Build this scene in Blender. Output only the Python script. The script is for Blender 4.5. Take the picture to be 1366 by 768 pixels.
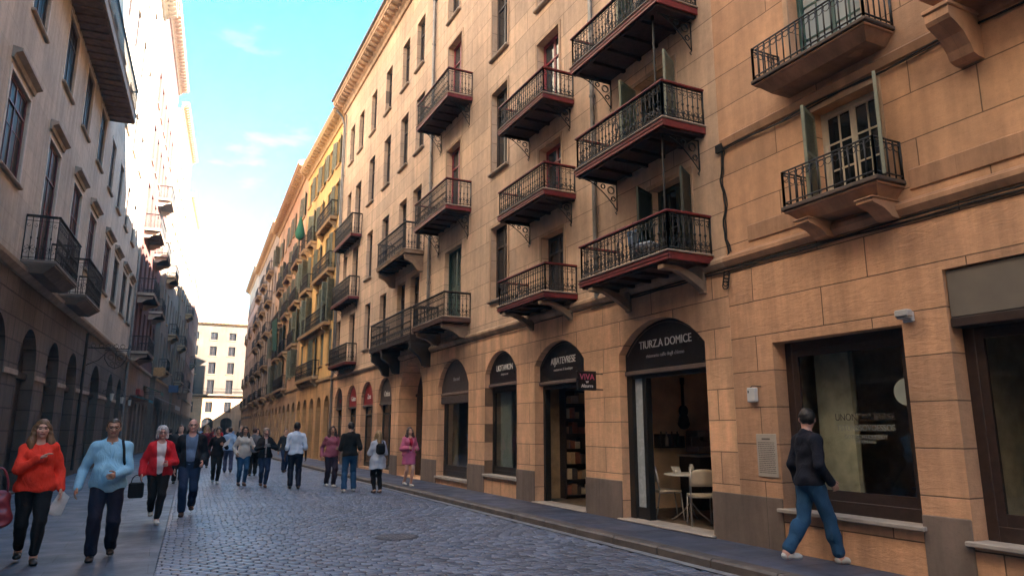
import bpy, math, random
import numpy as np
from mathutils import Vector, Matrix
random.seed(7)
for o in list(bpy.data.objects): bpy.data.objects.remove(o)
S = bpy.context.scene
COL = S.collection
R = math.radians

# ------------------------------------------------------------------ camera
cam_d = bpy.data.cameras.new("camera")
cam = bpy.data.objects.new("camera", cam_d); COL.objects.link(cam)
cam.location = (0, 0, 1.6)
cam_d.sensor_width = 36; cam_d.lens = 24.77; cam_d.clip_start = 0.05; cam_d.clip_end = 2000
_p, _y = R(11.31), R(26.022)
_f = Vector((math.sin(_y)*math.cos(_p), math.cos(_y)*math.cos(_p), math.sin(_p)))
cam.rotation_euler = _f.to_track_quat('-Z', 'Y').to_euler()
S.camera = cam

# ------------------------------------------------------------------ light
SUN_AZ, SUN_EL = 50, 29          # light travels to -X/+Y
W = bpy.data.worlds.new("World"); S.world = W; W.use_nodes = True
wn = W.node_tree; wn.nodes.clear()
wo = wn.nodes.new('ShaderNodeOutputWorld'); bg = wn.nodes.new('ShaderNodeBackground')
sky = wn.nodes.new('ShaderNodeTexSky'); sky.sky_type = 'NISHITA'; sky.sun_disc = False
sky.sun_elevation = R(SUN_EL); sky.sun_rotation = R(180-SUN_AZ)
sky.air_density = 1.0; sky.dust_density = 0.3; sky.ozone_density = 1.6
bg.inputs['Strength'].default_value = 0.05
hs = wn.nodes.new('ShaderNodeHueSaturation'); hs.inputs['Hue'].default_value = .484; hs.inputs['Saturation'].default_value = 1.38
wn.links.new(sky.outputs[0], hs.inputs['Color'])
def _w(t, **k):
    n = wn.nodes.new(t)
    for a, b in k.items(): setattr(n, a, b)
    return n
# thin broken cloud low over the street
tc = _w('ShaderNodeTexCoord'); mp = _w('ShaderNodeMapping'); mp.inputs['Scale'].default_value = (1, 1, 3.2); wn.links.new(tc.outputs['Generated'], mp.inputs[0])
nz = _w('ShaderNodeTexNoise'); nz.inputs['Scale'].default_value = 3.4; nz.inputs['Detail'].default_value = 7; nz.inputs['Roughness'].default_value = .6; wn.links.new(mp.outputs[0], nz.inputs['Vector'])
mr = _w('ShaderNodeMapRange'); wn.links.new(nz.outputs['Fac'], mr.inputs[0]); mr.inputs[1].default_value = .60; mr.inputs[2].default_value = .80; mr.inputs[3].default_value = 0; mr.inputs[4].default_value = .35
mxw = _w('ShaderNodeMix', data_type='RGBA'); wn.links.new(mr.outputs[0], mxw.inputs[0]); wn.links.new(hs.outputs[0], mxw.inputs[6]); mxw.inputs[7].default_value = (5.5, 5.6, 5.7, 1)
wn.links.new(mxw.outputs[2], bg.inputs[0]); wn.links.new(bg.outputs[0], wo.inputs[0])
sl = bpy.data.lights.new("sun", 'SUN'); sl.energy = 5.0; sl.angle = R(0.5); sl.color = (1.0, 0.91, 0.79)
so = bpy.data.objects.new("sun", sl); COL.objects.link(so)
so.rotation_euler = Vector((-math.sin(R(SUN_AZ))*math.cos(R(SUN_EL)), math.cos(R(SUN_AZ))*math.cos(R(SUN_EL)), -math.sin(R(SUN_EL)))).to_track_quat('-Z', 'Y').to_euler()
so.location = (20, -20, 40)
vs = S.view_settings; vs.view_transform = 'Standard'; vs.look = 'None'; vs.gamma = 1; vs.use_curve_mapping = False
vs.exposure = 4.15
S.render.engine = 'CYCLES'
S.cycles.max_bounces = 10; S.cycles.diffuse_bounces = 6; S.cycles.glossy_bounces = 4
S.cycles.transparent_max_bounces = 8

# ------------------------------------------------------------------ materials
MATS = {}
class NT:
    def __init__(s, name):
        s.m = bpy.data.materials.new(name); s.m.use_nodes = True
        s.t = s.m.node_tree; s.b = s.t.nodes['Principled BSDF']
    def n(s, typ, **kw):
        n = s.t.nodes.new(typ)
        for k, v in kw.items():
            if k.startswith('i_'):
                n.inputs[k[2:].replace('_', ' ')].default_value = v
            else: setattr(n, k, v)
        return n
    def l(s, a, b): s.t.links.new(a, b)
    def coords(s, swap=False, scale=(1, 1, 1), gen='Object'):
        tc = s.n('ShaderNodeTexCoord')
        out = tc.outputs[gen]
        if swap:
            sp = s.n('ShaderNodeSeparateXYZ'); s.l(out, sp.inputs[0])
            cb = s.n('ShaderNodeCombineXYZ'); s.l(sp.outputs[0], cb.inputs[0]); s.l(sp.outputs[2], cb.inputs[1]); s.l(sp.outputs[1], cb.inputs[2])
            out = cb.outputs[0]
        if scale != (1, 1, 1):
            mp = s.n('ShaderNodeMapping'); mp.inputs['Scale'].default_value = scale; s.l(out, mp.inputs[0]); out = mp.outputs[0]
        return out
    def noise(s, vec, scale, detail=4, rough=.55, dist=0):
        n = s.n('ShaderNodeTexNoise'); n.inputs['Scale'].default_value = scale; n.inputs['Detail'].default_value = detail
        n.inputs['Roughness'].default_value = rough; n.inputs['Distortion'].default_value = dist
        if vec: s.l(vec, n.inputs['Vector'])
        return n.outputs['Fac']
    def rng(s, val, a, b, c, d):
        n = s.n('ShaderNodeMapRange'); s.l(val, n.inputs[0])
        for i, x in enumerate((a, b, c, d)): n.inputs[1+i].default_value = x
        return n.outputs[0]
    def mix(s, fac, a, b, mode='MIX'):
        n = s.n('ShaderNodeMix', data_type='RGBA', blend_type=mode)
        for k, v in ((0, fac), (6, a), (7, b)):
            if hasattr(v, 'is_linked') or hasattr(v, 'links'): s.l(v, n.inputs[k])
            else: n.inputs[k].default_value = v if not isinstance(v, tuple) else (v+(1,))[:4]
        return n.outputs[2]
    def math(s, op, a, b=None):
        n = s.n('ShaderNodeMath', operation=op)
        for i, v in enumerate((a, b)):
            if v is None: continue
            if hasattr(v, 'links'): s.l(v, n.inputs[i])
            else: n.inputs[i].default_value = v
        return n.outputs[0]
    def bump(s, h, strength=.3, dist=.01, prev=None):
        n = s.n('ShaderNodeBump'); n.inputs['Strength'].default_value = strength; n.inputs['Distance'].default_value = dist
        s.l(h, n.inputs['Height'])
        if prev: s.l(prev, n.inputs['Normal'])
        s.l(n.outputs[0], s.b.inputs['Normal']); return n.outputs[0]
    def col(s, c):
        if hasattr(c, 'links'): s.l(c, s.b.inputs['Base Color'])
        else: s.b.inputs['Base Color'].default_value = (c+(1,))[:4]
    def rough(s, r):
        if hasattr(r, 'links'): s.l(r, s.b.inputs['Roughness'])
        else: s.b.inputs['Roughness'].default_value = r

def sc(c, k): return tuple(x*k for x in c)

def plain(name, c, rough=.6, metal=0, var=.25, scale=6, bump=.1, bscale=60, bdist=.004):
    if name in MATS: return MATS[name]
    t = NT(name); v = t.coords()
    f = t.noise(v, scale, 5)
    t.col(t.mix(t.rng(f, .3, .7, 0, 1), sc(c, 1-var), sc(c, 1+var)))
    t.rough(t.rng(t.noise(v, scale*3, 3), .3, .7, max(rough-.1, .03), min(rough+.1, 1)))
    t.b.inputs['Metallic'].default_value = metal
    if bump: t.bump(t.noise(v, bscale, 3), bump, bdist)
    MATS[name] = t.m; return t.m

def stone(name, c, bw=1.5, bh=.5, mort=.006, stain=.35, chis=0, mdark=.55, tile_var=.12, bumps=.5):
    """ashlar wall: blocks in the facade's own (along, up) metres"""
    if name in MATS: return MATS[name]
    t = NT(name); v = t.coords(True)
    wob = t.n('ShaderNodeTexNoise'); wob.inputs['Scale'].default_value = 2.5; t.l(v, wob.inputs['Vector'])
    sub = t.n('ShaderNodeVectorMath', operation='SUBTRACT'); t.l(wob.outputs['Color'], sub.inputs[0]); sub.inputs[1].default_value = (.5, .5, .5)
    scv = t.n('ShaderNodeVectorMath', operation='SCALE'); t.l(sub.outputs[0], scv.inputs[0]); scv.inputs['Scale'].default_value = .012
    av = t.n('ShaderNodeVectorMath', operation='ADD'); t.l(v, av.inputs[0]); t.l(scv.outputs[0], av.inputs[1])
    br = t.n('ShaderNodeTexBrick'); t.l(av.outputs[0], br.inputs['Vector'])
    br.offset = .37; br.inputs['Scale'].default_value = 1; br.inputs['Brick Width'].default_value = bw; br.inputs['Row Height'].default_value = bh
    br.inputs['Mortar Size'].default_value = mort; br.inputs['Mortar Smooth'].default_value = .25; br.inputs['Bias'].default_value = 0
    br.inputs['Color1'].default_value = sc(c, 1-tile_var)+(1,)
    br.inputs['Color2'].default_value = (c[0]*(1+tile_var), c[1]*(1+tile_var*.8), c[2]*(1+tile_var*.5), 1)
    br.inputs['Mortar'].default_value = sc(c, mdark)+(1,)
    big = t.rng(t.noise(v, .45, 5, .6), .3, .7, 1-stain, 1.12)
    streak = t.rng(t.noise(t.coords(True, (2.2, .22, 1)), 1.6, 5, .65), .35, .62, 1-stain*.75, 1.05)
    med = t.rng(t.noise(v, 7, 6, .7), .25, .75, .86, 1.12)
    pits = t.rng(t.noise(v, 38, 4, .7), .26, .42, .72, 1.0)
    k = t.math('MULTIPLY', t.math('MULTIPLY', big, streak), t.math('MULTIPLY', med, pits))
    cm = t.n('ShaderNodeVectorMath', operation='SCALE'); t.l(br.outputs['Color'], cm.inputs[0]); t.l(k, cm.inputs['Scale'])
    # warmer / greyer drift
    t.col(t.mix(t.rng(t.noise(v, .9, 4), .35, .7, 0, .4), cm.outputs[0], t.mix(1.0, cm.outputs[0], (1.02, .93, .86), 'MULTIPLY')))
    t.rough(.85)
    h = t.math('ADD', t.math('MULTIPLY', br.outputs['Fac'], -1.0), t.math('MULTIPLY', t.noise(v, 22, 6, .65), .35))
    if chis:
        h = t.math('ADD', h, t.math('MULTIPLY', t.noise(t.coords(True, (1, 3.6, 1)), 5, 6, .62, .8), chis))
    t.bump(h, bumps, .014)
    MATS[name] = t.m; return t.m

def fabric(name, c, rough=.85, var=.12, fold=.6):
    if name in MATS: return MATS[name]
    t = NT(name); v = t.coords()
    t.col(t.mix(t.rng(t.noise(v, 9, 4), .3, .7, 0, 1), sc(c, 1-var), sc(c, 1+var)))
    t.rough(rough)
    t.b.inputs['Specular IOR Level'].default_value = .25
    vv = t.coords(False, (1, 1, .55))
    h = t.math('ADD', t.noise(vv, 11, 4, .5, .9), t.math('MULTIPLY', t.noise(v, 160, 2), .06))
    t.bump(h, fold, .03)
    MATS[name] = t.m; return t.m

def glass_dark(name='window_glass', c=(.012, .014, .017), r=.07, sp=.5):
    if name in MATS: return MATS[name]
    t = NT(name); t.col(c); t.b.inputs['Roughness'].default_value = r
    t.b.inputs['Specular IOR Level'].default_value = sp
    t.bump(t.noise(t.coords(), 2.2, 2), .12, .03)
    MATS[name] = t.m; return t.m

def glass_clear(name='shop_glass', tint=(.86, .9, .9)):
    if name in MATS: return MATS[name]
    t = NT(name); t.t.nodes.remove(t.b)
    o = t.t.nodes['Material Output']
    tr = t.n('ShaderNodeBsdfTransparent'); tr.inputs[0].default_value = tint+(1,)
    gl = t.n('ShaderNodeBsdfGlossy'); gl.inputs['Roughness'].default_value = .02
    bp = t.n('ShaderNodeBump'); bp.inputs['Strength'].default_value = .06; bp.inputs['Distance'].default_value = .02
    t.l(t.noise(t.coords(), 1.5, 1), bp.inputs['Height']); t.l(bp.outputs[0], gl.inputs['Normal'])
    fr = t.n('ShaderNodeFresnel'); ge = t.n('ShaderNodeNewGeometry')
    t.l(t.rng(ge.outputs['Backfacing'], 0, 1, 1.6, 1/1.6), fr.inputs[0])
    mx = t.n('ShaderNodeMixShader'); t.l(fr.outputs[0], mx.inputs[0]); t.l(tr.outputs[0], mx.inputs[1]); t.l(gl.outputs[0], mx.inputs[2])
    t.l(mx.outputs[0], o.inputs['Surface']); MATS[name] = t.m; return t.m

def setts(name, c=(.122, .140, .190)):
    t = NT(name); v = t.coords(); g = t.n('ShaderNodeNewGeometry'); r = g.outputs['Random Per Island']
    k = t.math('MULTIPLY', t.rng(r, 0, 1, .6, 1.4), t.math('MULTIPLY', t.rng(t.noise(v, .5, 5), .3, .7, .75, 1.2), t.rng(t.noise(v, 38, 5, .7), .3, .7, .72, 1.22)))
    cm = t.n('ShaderNodeVectorMath', operation='SCALE'); cm.inputs[0].default_value = c; t.l(k, cm.inputs['Scale']); t.col(cm.outputs[0])
    t.rough(t.math('ADD', t.rng(r, 0, 1, -.06, .08), t.rng(t.noise(v, 1.3, 5, .6), .3, .7, .30, .50)))
    t.bump(t.math('ADD', t.noise(v, 14, 4), t.math('MULTIPLY', t.noise(v, 70, 4), .3)), .28, .008)
    return t.m

def flags(name, c, bw, bh):
    t = NT(name); v = t.coords()
    br = t.n('ShaderNodeTexBrick'); t.l(v, br.inputs['Vector']); br.offset = .43
    br.inputs['Scale'].default_value = 1; br.inputs['Brick Width'].default_value = bw; br.inputs['Row Height'].default_value = bh
    br.inputs['Mortar Size'].default_value = .006; br.inputs['Mortar Smooth'].default_value = .3
    br.inputs['Color1'].default_value = sc(c, .75)+(1,); br.inputs['Color2'].default_value = sc(c, 1.25)+(1,); br.inputs['Mortar'].default_value = sc(c, .4)+(1,)
    k = t.math('MULTIPLY', t.rng(t.noise(v, .7, 6, .65), .3, .7, .6, 1.3), t.rng(t.noise(v, 28, 5), .3, .7, .85, 1.15))
    cm = t.n('ShaderNodeVectorMath', operation='SCALE'); t.l(br.outputs['Color'], cm.inputs[0]); t.l(k, cm.inputs['Scale'])
    t.col(cm.outputs[0]); t.rough(t.rng(t.noise(v, 2.3, 5), .3, .7, .4, .7))
    h = t.math('ADD', t.math('MULTIPLY', br.outputs['Fac'], -1.0), t.math('MULTIPLY', t.noise(v, 9, 6, .7), .6))
    t.bump(h, .35, .01)
    return t.m

# ------------------------------------------------------------------ mesh builder
class MB:
    def __init__(s): s.v = []; s.f = []; s.mi = []
    def add(s, vs, fs, m=0):
        o = len(s.v); s.v += [tuple(x) for x in vs]; s.f += [tuple(i+o for i in f) for f in fs]; s.mi += [m]*len(fs); return s
    def box(s, x0, x1, y0, y1, z0, z1, m=0):
        x0, x1 = sorted((x0, x1)); y0, y1 = sorted((y0, y1)); z0, z1 = sorted((z0, z1))
        return s.add([(x0, y0, z0), (x1, y0, z0), (x1, y1, z0), (x0, y1, z0), (x0, y0, z1), (x1, y0, z1), (x1, y1, z1), (x0, y1, z1)],
              [(0, 3, 2, 1), (4, 5, 6, 7), (0, 1, 5, 4), (1, 2, 6, 5), (2, 3, 7, 6), (3, 0, 4, 7)], m)
    def bbox(s, x0, x1, y0, y1, z0, z1, b=.01, m=0):
        """box with chamfered edges"""
        x0, x1 = sorted((x0, x1)); y0, y1 = sorted((y0, y1)); z0, z1 = sorted((z0, z1))
        b = min(b, (x1-x0)*.45, (y1-y0)*.45, (z1-z0)*.45)
        vs = []
        for (z, e) in ((z0, b), (z0+b, 0), (z1-b, 0), (z1, b)):
            q = b if e == 0 else 0
            for (x, y, sx, sy) in ((x0, y0, 1, 1), (x1, y0, -1, 1), (x1, y1, -1, -1), (x0, y1, 1, -1)):
                if e: vs += [(x+sx*b, y+sy*b, z)]*1
                else: vs += [(x+sx*b*.0, y+sy*b, z), (x+sx*b, y, z)]
        # rings: bottom(4) mid(8) mid(8) top(4)
        B = [0, 1, 2, 3]; M1 = list(range(4, 12)); M2 = list(range(12, 20)); T = [20, 21, 22, 23]
        order = [1, 2+1-0, 3-1, 5-1+0]
        # ring order counter-clockwise : corner0 (side v=0,front v=1), corner1 (front v=3, side v=2), corner2 (side 4, back 5), corner3 (back 7, side 6)
        rg = [0, 1, 3, 2, 4, 5, 7, 6]
        m1 = [M1[i] for i in rg]; m2 = [M2[i] for i in rg]
        fs = [tuple(reversed(B)), tuple(T)]
        for i in range(8):
            j = (i+1) % 8; fs.append((m1[i], m1[j], m2[j], m2[i]))
        cor = [0, 0, 1, 1, 2, 2, 3, 3]
        for i in range(8):
            j = (i+1) % 8
            if cor[i] == cor[j]:
                fs.append((B[cor[i]], m1[j], m1[i])); fs.append((m2[i], m2[j], T[cor[i]]))
            else:
                fs.append((B[cor[i]], B[cor[j]], m1[j], m1[i])); fs.append((m2[i], m2[j], T[cor[j]], T[cor[i]]))
        return s.add(vs, fs, m)
    def poly(s, pts, m=0): return s.add(pts, [tuple(range(len(pts)))], m)
    def ext(s, pts, vec, m=0):
        n = len(pts); vec = Vector(vec)
        vs = [Vector(p) for p in pts] + [Vector(p)+vec for p in pts]
        fs = [tuple(reversed(range(n))), tuple(range(n, 2*n))] + [(i, (i+1) % n, n+(i+1) % n, n+i) for i in range(n)]
        return s.add(vs, fs, m)
    def tube(s, pts, r, n=6, m=0, closed=False, flat=1.0):
        pts = [Vector(p) for p in pts]; k = len(pts)
        rr = r if isinstance(r, (list, tuple)) else [r]*k
        vs = []; up = None
        for i, p in enumerate(pts):
            if closed: d = pts[(i+1) % k]-pts[i-1]
            else: d = pts[min(i+1, k-1)]-pts[max(i-1, 0)]
            d = d.normalized() if d.length > 1e-9 else Vector((0, 0, 1))
            if up is None:
                up = Vector((0, 0, 1)) if abs(d.z) < .9 else Vector((1, 0, 0))
            a = d.cross(up)
            if a.length < 1e-6: a = d.orthogonal()
            a.normalize(); b = d.cross(a); up = -b if (-b).dot(up) > 0 else b
            for j in range(n):
                t = 2*math.pi*(j+.5)/n
                vs.append(p+a*(rr[i]*math.cos(t))+b*(rr[i]*flat*math.sin(t)))
        fs = []
        for i in range(k if closed else k-1):
            i2 = (i+1) % k
            for j in range(n): fs.append((i*n+j, i*n+(j+1) % n, i2*n+(j+1) % n, i2*n+j))
        if not closed: fs += [tuple(reversed(range(n))), tuple(range((k-1)*n, k*n))]
        return s.add(vs, fs, m)
    def lathe(s, prof, c=(0, 0, 0), n=16, m=0):
        vs = []; fs = []
        for (r, z) in prof:
            for j in range(n):
                t = 2*math.pi*j/n; vs.append((c[0]+r*math.cos(t), c[1]+r*math.sin(t), c[2]+z))
        for i in range(len(prof)-1):
            for j in range(n): fs.append((i*n+j, i*n+(j+1) % n, (i+1)*n+(j+1) % n, (i+1)*n+j))
        fs += [tuple(reversed(range(n))), tuple(range((len(prof)-1)*n, len(prof)*n))]
        return s.add(vs, fs, m)
    def mesh(s, name, mats, smooth=False):
        me = bpy.data.meshes.new(name); me.from_pydata(s.v, [], s.f)
        for m in (mats if isinstance(mats, (list, tuple)) else [mats]): me.materials.append(m)
        if any(s.mi): me.polygons.foreach_set('material_index', s.mi)
        if smooth: me.polygons.foreach_set('use_smooth', [True]*len(s.f))
        me.update(); return me
    def build(s, name, mats, parent=None, loc=(0, 0, 0), rz=0, smooth=False):
        return inst(name, s.mesh(name, mats, smooth), parent, loc, rz)

def inst(name, me, parent=None, loc=(0, 0, 0), rz=0):
    o = bpy.data.objects.new(name, me); COL.objects.link(o)
    if parent: o.parent = parent
    o.location = loc; o.rotation_euler = (0, 0, rz); return o
def empty(name, loc=(0, 0, 0), rz=0):
    o = bpy.data.objects.new(name, None); COL.objects.link(o); o.location = loc; o.rotation_euler = (0, 0, rz); o.empty_display_size = .3; return o
def tag(o, label=None, cat=None, group=None, kind=None):
    if label: o['label'] = label
    if cat: o['category'] = cat
    if group: o['group'] = group
    if kind: o['kind'] = kind
    return o
def copy_tree(o, parent=None):
    c = o.copy(); COL.objects.link(c)
    if parent: c.parent = parent
    for ch in list(o.children): copy_tree(ch, c)
    return c
def text_mesh(txt, size, mat, ext=.004, align='CENTER', sx=1.0, name='lettering', bold=0):
    cu = bpy.data.curves.new('t', 'FONT'); cu.body = txt; cu.size = size; cu.align_x = align; cu.extrude = ext; cu.offset = bold
    cu.space_line = 1.1
    ob = bpy.data.objects.new('t', cu); COL.objects.link(ob)
    dg = bpy.context.evaluated_depsgraph_get(); me = bpy.data.meshes.new_from_object(ob.evaluated_get(dg))
    bpy.data.objects.remove(ob); bpy.data.curves.remove(cu)
    for v in me.vertices:
        x, y, z = v.co; v.co = (x*sx, -z, y)
    me.name = name; me.materials.clear(); me.materials.append(mat); return me

# ------------------------------------------------------------------ facade kit (local frame: x along, y into the building, z up)
def arch_pts(u0, u1, spring, top, n=14, pointed=0):
    """from (u0,spring) over the crown to (u1,spring)"""
    w = (u1-u0)/2; h = top-spring; mid = (u0+u1)/2; pts = []
    for i in range(n+1):
        t = math.pi*(1-i/n); x = math.cos(t)
        if h >= w*.9: z = h*math.sin(t)
        else:
            Rr = (w*w+h*h)/(2*h); x = -1+2*i/n; z = math.sqrt(max(Rr*Rr-(x*w)**2, 0))-(Rr-h)
        if pointed: z = h*(1-abs(x)**1.7)**.62 if abs(x) < 1 else 0
        pts.append((mid+x*w, spring+z))
    return pts

def wall_mesh(u0, u1, z0, z1, ops, D, mat, name='wall', parent=None, plain_z=None, mat2=None):
    """front skin with openings and their reveals, closed behind by sides, back and top.
    Below plain_z the skin uses material slot 1."""
    m = MB()
    us = sorted(set([u0, u1]+[round(o[k], 4) for o in ops for k in ('u0', 'u1')]))
    zs = sorted(set([z0, z1]+[round(o[k], 4) for o in ops for k in ('z0', 'z1')]+([plain_z] if plain_z else [])))
    def hole(u, z): return any(o['u0'] < u < o['u1'] and o['z0'] < z < o['z1'] for o in ops)
    for a, b in zip(us, us[1:]):
        for c, d in zip(zs, zs[1:]):
            if not hole((a+b)/2, (c+d)/2):
                m.add([(a, 0, c), (b, 0, c), (b, 0, d), (a, 0, d)], [(0, 1, 2, 3)], 1 if plain_z and d <= plain_z+1e-6 else 0)
    for o in ops:
        a, b, c, d, y = o['u0'], o['u1'], o['z0'], o['z1'], o.get('d', .2); r = o.get('rise', 0); s = d-r
        k = 1 if plain_z and d <= plain_z+1e-6 else 0
        m.add([(a, 0, c), (a, 0, s), (a, y, s), (a, y, c)], [(0, 1, 2, 3)], k)
        m.add([(b, 0, c), (b, y, c), (b, y, s), (b, 0, s)], [(0, 1, 2, 3)], k)
        m.add([(a, 0, c), (a, y, c), (b, y, c), (b, 0, c)], [(0, 1, 2, 3)], k)
        if r:
            P = arch_pts(a, b, s, d, pointed=o.get('pointed', 0))
            for (x, z), (x2, z2) in zip(P, P[1:]):
                m.add([(x, 0, z), (x2, 0, z2), (x2, 0, d), (x, 0, d)], [(0, 1, 2, 3)], k)
                m.add([(x, 0, z), (x, y, z), (x2, y, z2), (x2, 0, z2)], [(0, 1, 2, 3)], k)
        else:
            m.add([(a, 0, d), (b, 0, d), (b, y, d), (a, y, d)], [(0, 1, 2, 3)], k)
    m.add([(u0, 0, z0), (u0, D, z0), (u0, D, z1), (u0, 0, z1)], [(0, 1, 2, 3)])
    m.add([(u1, 0, z0), (u1, 0, z1), (u1, D, z1), (u1, D, z0)], [(0, 1, 2, 3)])
    m.add([(u0, D, z0), (u1, D, z0), (u1, D, z1), (u0, D, z1)], [(0, 1, 2, 3)])
    m.add([(u0, 0, z1), (u1, 0, z1), (u1, D, z1), (u0, D, z1)], [(0, 1, 2, 3)])
    return m.build(name, [mat, mat2 or mat], parent)

CACHE = {}
def cached(key, fn):
    if key not in CACHE: CACHE[key] = fn()
    return CACHE[key]

def frame_mesh(w, h, mat, leaves=2, bars=0, t=.05, dp=.05, transom=None, m=None, name='window'):
    """frame in the opening's own axes: x -w/2..w/2, z 0..h, front at y=0"""
    m = MB()
    x = w/2
    m.bbox(-x, -x+t, 0, dp, 0, h, .006); m.bbox(x-t, x, 0, dp, 0, h, .006)
    m.bbox(-x+t, x-t, 0, dp, 0, t*1.3, .006); m.bbox(-x+t, x-t, 0, dp, h-t, h, .006)
    lw = (w-2*t)/leaves
    for i in range(leaves):
        a = -x+t+i*lw; s = t*.75
        m.box(a+.002, a+s, .006, dp-.004, t*1.3, h-t); m.box(a+lw-s, a+lw-.002, .006, dp-.004, t*1.3, h-t)
        m.box(a+s, a+lw-s, .008, dp-.006, t*1.3, t*1.3+s*1.4); m.box(a+s, a+lw-s, .008, dp-.006, h-t-s, h-t)
        for k in range(bars):
            z = t*1.3+s*1.4+(h-2.3*t-2.4*s)*(k+1)/(bars+1)
            m.box(a+s, a+lw-s, .014, dp-.012, z-.011, z+.011)
        if bars and leaves == 2 and lw > .3:
            m.box(a+lw/2-.011, a+lw/2+.011, .016, dp-.014, t*1.3+s*1.4, h-t-s)
    if transom: m.bbox(-x+t, x-t, -.004, dp-.002, transom-t/2, transom+t/2, .006)
    return m.mesh(name, mat)

def pane_mesh(w, h, mat, t=.05, dp=.05):
    return MB().box(-w/2+t*.6, w/2-t*.6, dp*.5, dp*.5+.008, t*.6, h-t*.6).mesh('pane', mat)

def sill_mesh(w, mat, over=.07, proud=.09, t=.06, back=.1):
    m = MB(); m.ext([(-w/2-over, -proud, -t*.55), (-w/2-over, -proud, 0), (-w/2-over, .0, .012), (-w/2-over, .0, -t), (-w/2-over, -proud*.7, -t)], (w+2*over, 0, 0))
    m.box(-w/2+.002, w/2-.002, 0.002, back, -.02+.021, .014)
    return m.mesh('sill', mat)

def surround_mesh(w, h, mat, b=.075, proud=.022):
    m = MB(); x = w/2
    m.box(-x-b, -x-.001, -proud, .0, 0, h+b); m.box(x+.001, x+b, -proud, .0, 0, h+b); m.box(-x-.001, x+.001, -proud, .0, h+.001, h+b)
    return m.mesh('surround', mat)

def louvre_mesh(w, h, mat, t=.04, name='shutter', gap=.045):
    """one louvred leaf, hinged at x=0 running to x=w, thickness .035"""
    m = MB(); f = .05
    m.box(0, f, 0, .035, 0, h); m.box(w-f, w, 0, .035, 0, h); m.box(f, w-f, 0, .035, 0, f); m.box(f, w-f, 0, .035, h-f, h); m.box(f, w-f, 0, .035, h*.48, h*.48+f)
    z = f
    while z < h-f-gap*.5:
        m.add([(f, .004, z), (w-f, .004, z), (w-f, .031, z+gap*.85), (f, .031, z+gap*.85), (f, .012, z-.004), (w-f, .012, z-.004), (w-f, .036, z+gap*.8), (f, .036, z+gap*.8)],
              [(0, 1, 2, 3), (7, 6, 5, 4), (0, 4, 5, 1), (3, 2, 6, 7)])
        z += gap
    return m.mesh(name, mat)

def window(parent, u, z, w, h, d, fm, gm, leaves=2, bars=0, transom=None, sill=None, surround=None, name='window', t=.05, over=.07):
    rnd = lambda x: round(x, 2)
    k = (rnd(w), rnd(h), fm.name, leaves, bars, transom, t)
    o = inst(name, cached(('f',)+k, lambda: frame_mesh(w, h, fm, leaves, bars, t, transom=transom, name=name)), parent, (u, d-.06, z))
    inst('pane', cached(('p', rnd(w), rnd(h), gm.name, t), lambda: pane_mesh(w, h, gm, t)), o)
    if sill: inst('sill', cached(('s', rnd(w), sill.name, over), lambda: sill_mesh(w, sill, over)), o, (0, -(d-.06), 0))
    if surround: inst('surround', cached(('r', rnd(w), rnd(h), surround.name), lambda: surround_mesh(w, h, surround)), o, (0, -(d-.06), 0))
    return o

def add_shutters(o, w, h, sm, ang=100, d=.14, ang2=None):
    """a pair of open louvred leaves as sub-parts of a door or window object (front of wall at y=-d)"""
    lw = w/2
    me = cached(('lv', round(lw, 2), round(h, 2), sm.name), lambda: louvre_mesh(lw, h, sm))
    a = inst('shutter', me, o, (-w/2+.01, -d+.0, 0)); a.rotation_euler.z = -R(ang)
    b = inst('shutter', me, o, (w/2-.01, -d+.0, 0)); b.rotation_euler.z = R(180+(ang2 or ang))
def closed_shutters(parent, u, z, w, h, d, sm, sill=None, name='shuttered_window', over=.07):
    m = MB(); lw = w/2-.008
    k = ('cs', round(w, 2), round(h, 2), sm.name)
    def mk():
        a = louvre_mesh(lw, h-.02, sm); b = MB()
        for ox in (-w/2+.004, .004):
            b.add([(v.co.x+ox, v.co.y, v.co.z+.01) for v in a.vertices], [tuple(p.vertices) for p in a.polygons])
        b.box(-w/2+.05, w/2-.05, .037, .05, .02, h-.02)
        return b.mesh(name, sm)
    o = inst(name, cached(k, mk), parent, (u, d-.06, z))
    if sill: inst('sill', cached(('s', round(w, 2), sill.name, over), lambda: sill_mesh(w, sill, over)), o, (0, -(d-.06), 0))
    return o

# ---- balconies
def scroll(m, c, ax, s, r=.005, turn=1.6, flip=1, n=9, k=4):
    """small C-scroll in the (ax, z) plane"""
    pts = []
    for i in range(n+1):
        t = i/n; a = flip*(t*turn*math.pi)+math.pi/2; q = s*(1-.55*t)
        pts.append((c[0]+ax[0]*q*math.cos(a), c[1]+ax[1]*q*math.cos(a), c[2]+s*.35*t+q*math.sin(a)))
    m.tube(pts, r, k)

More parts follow.
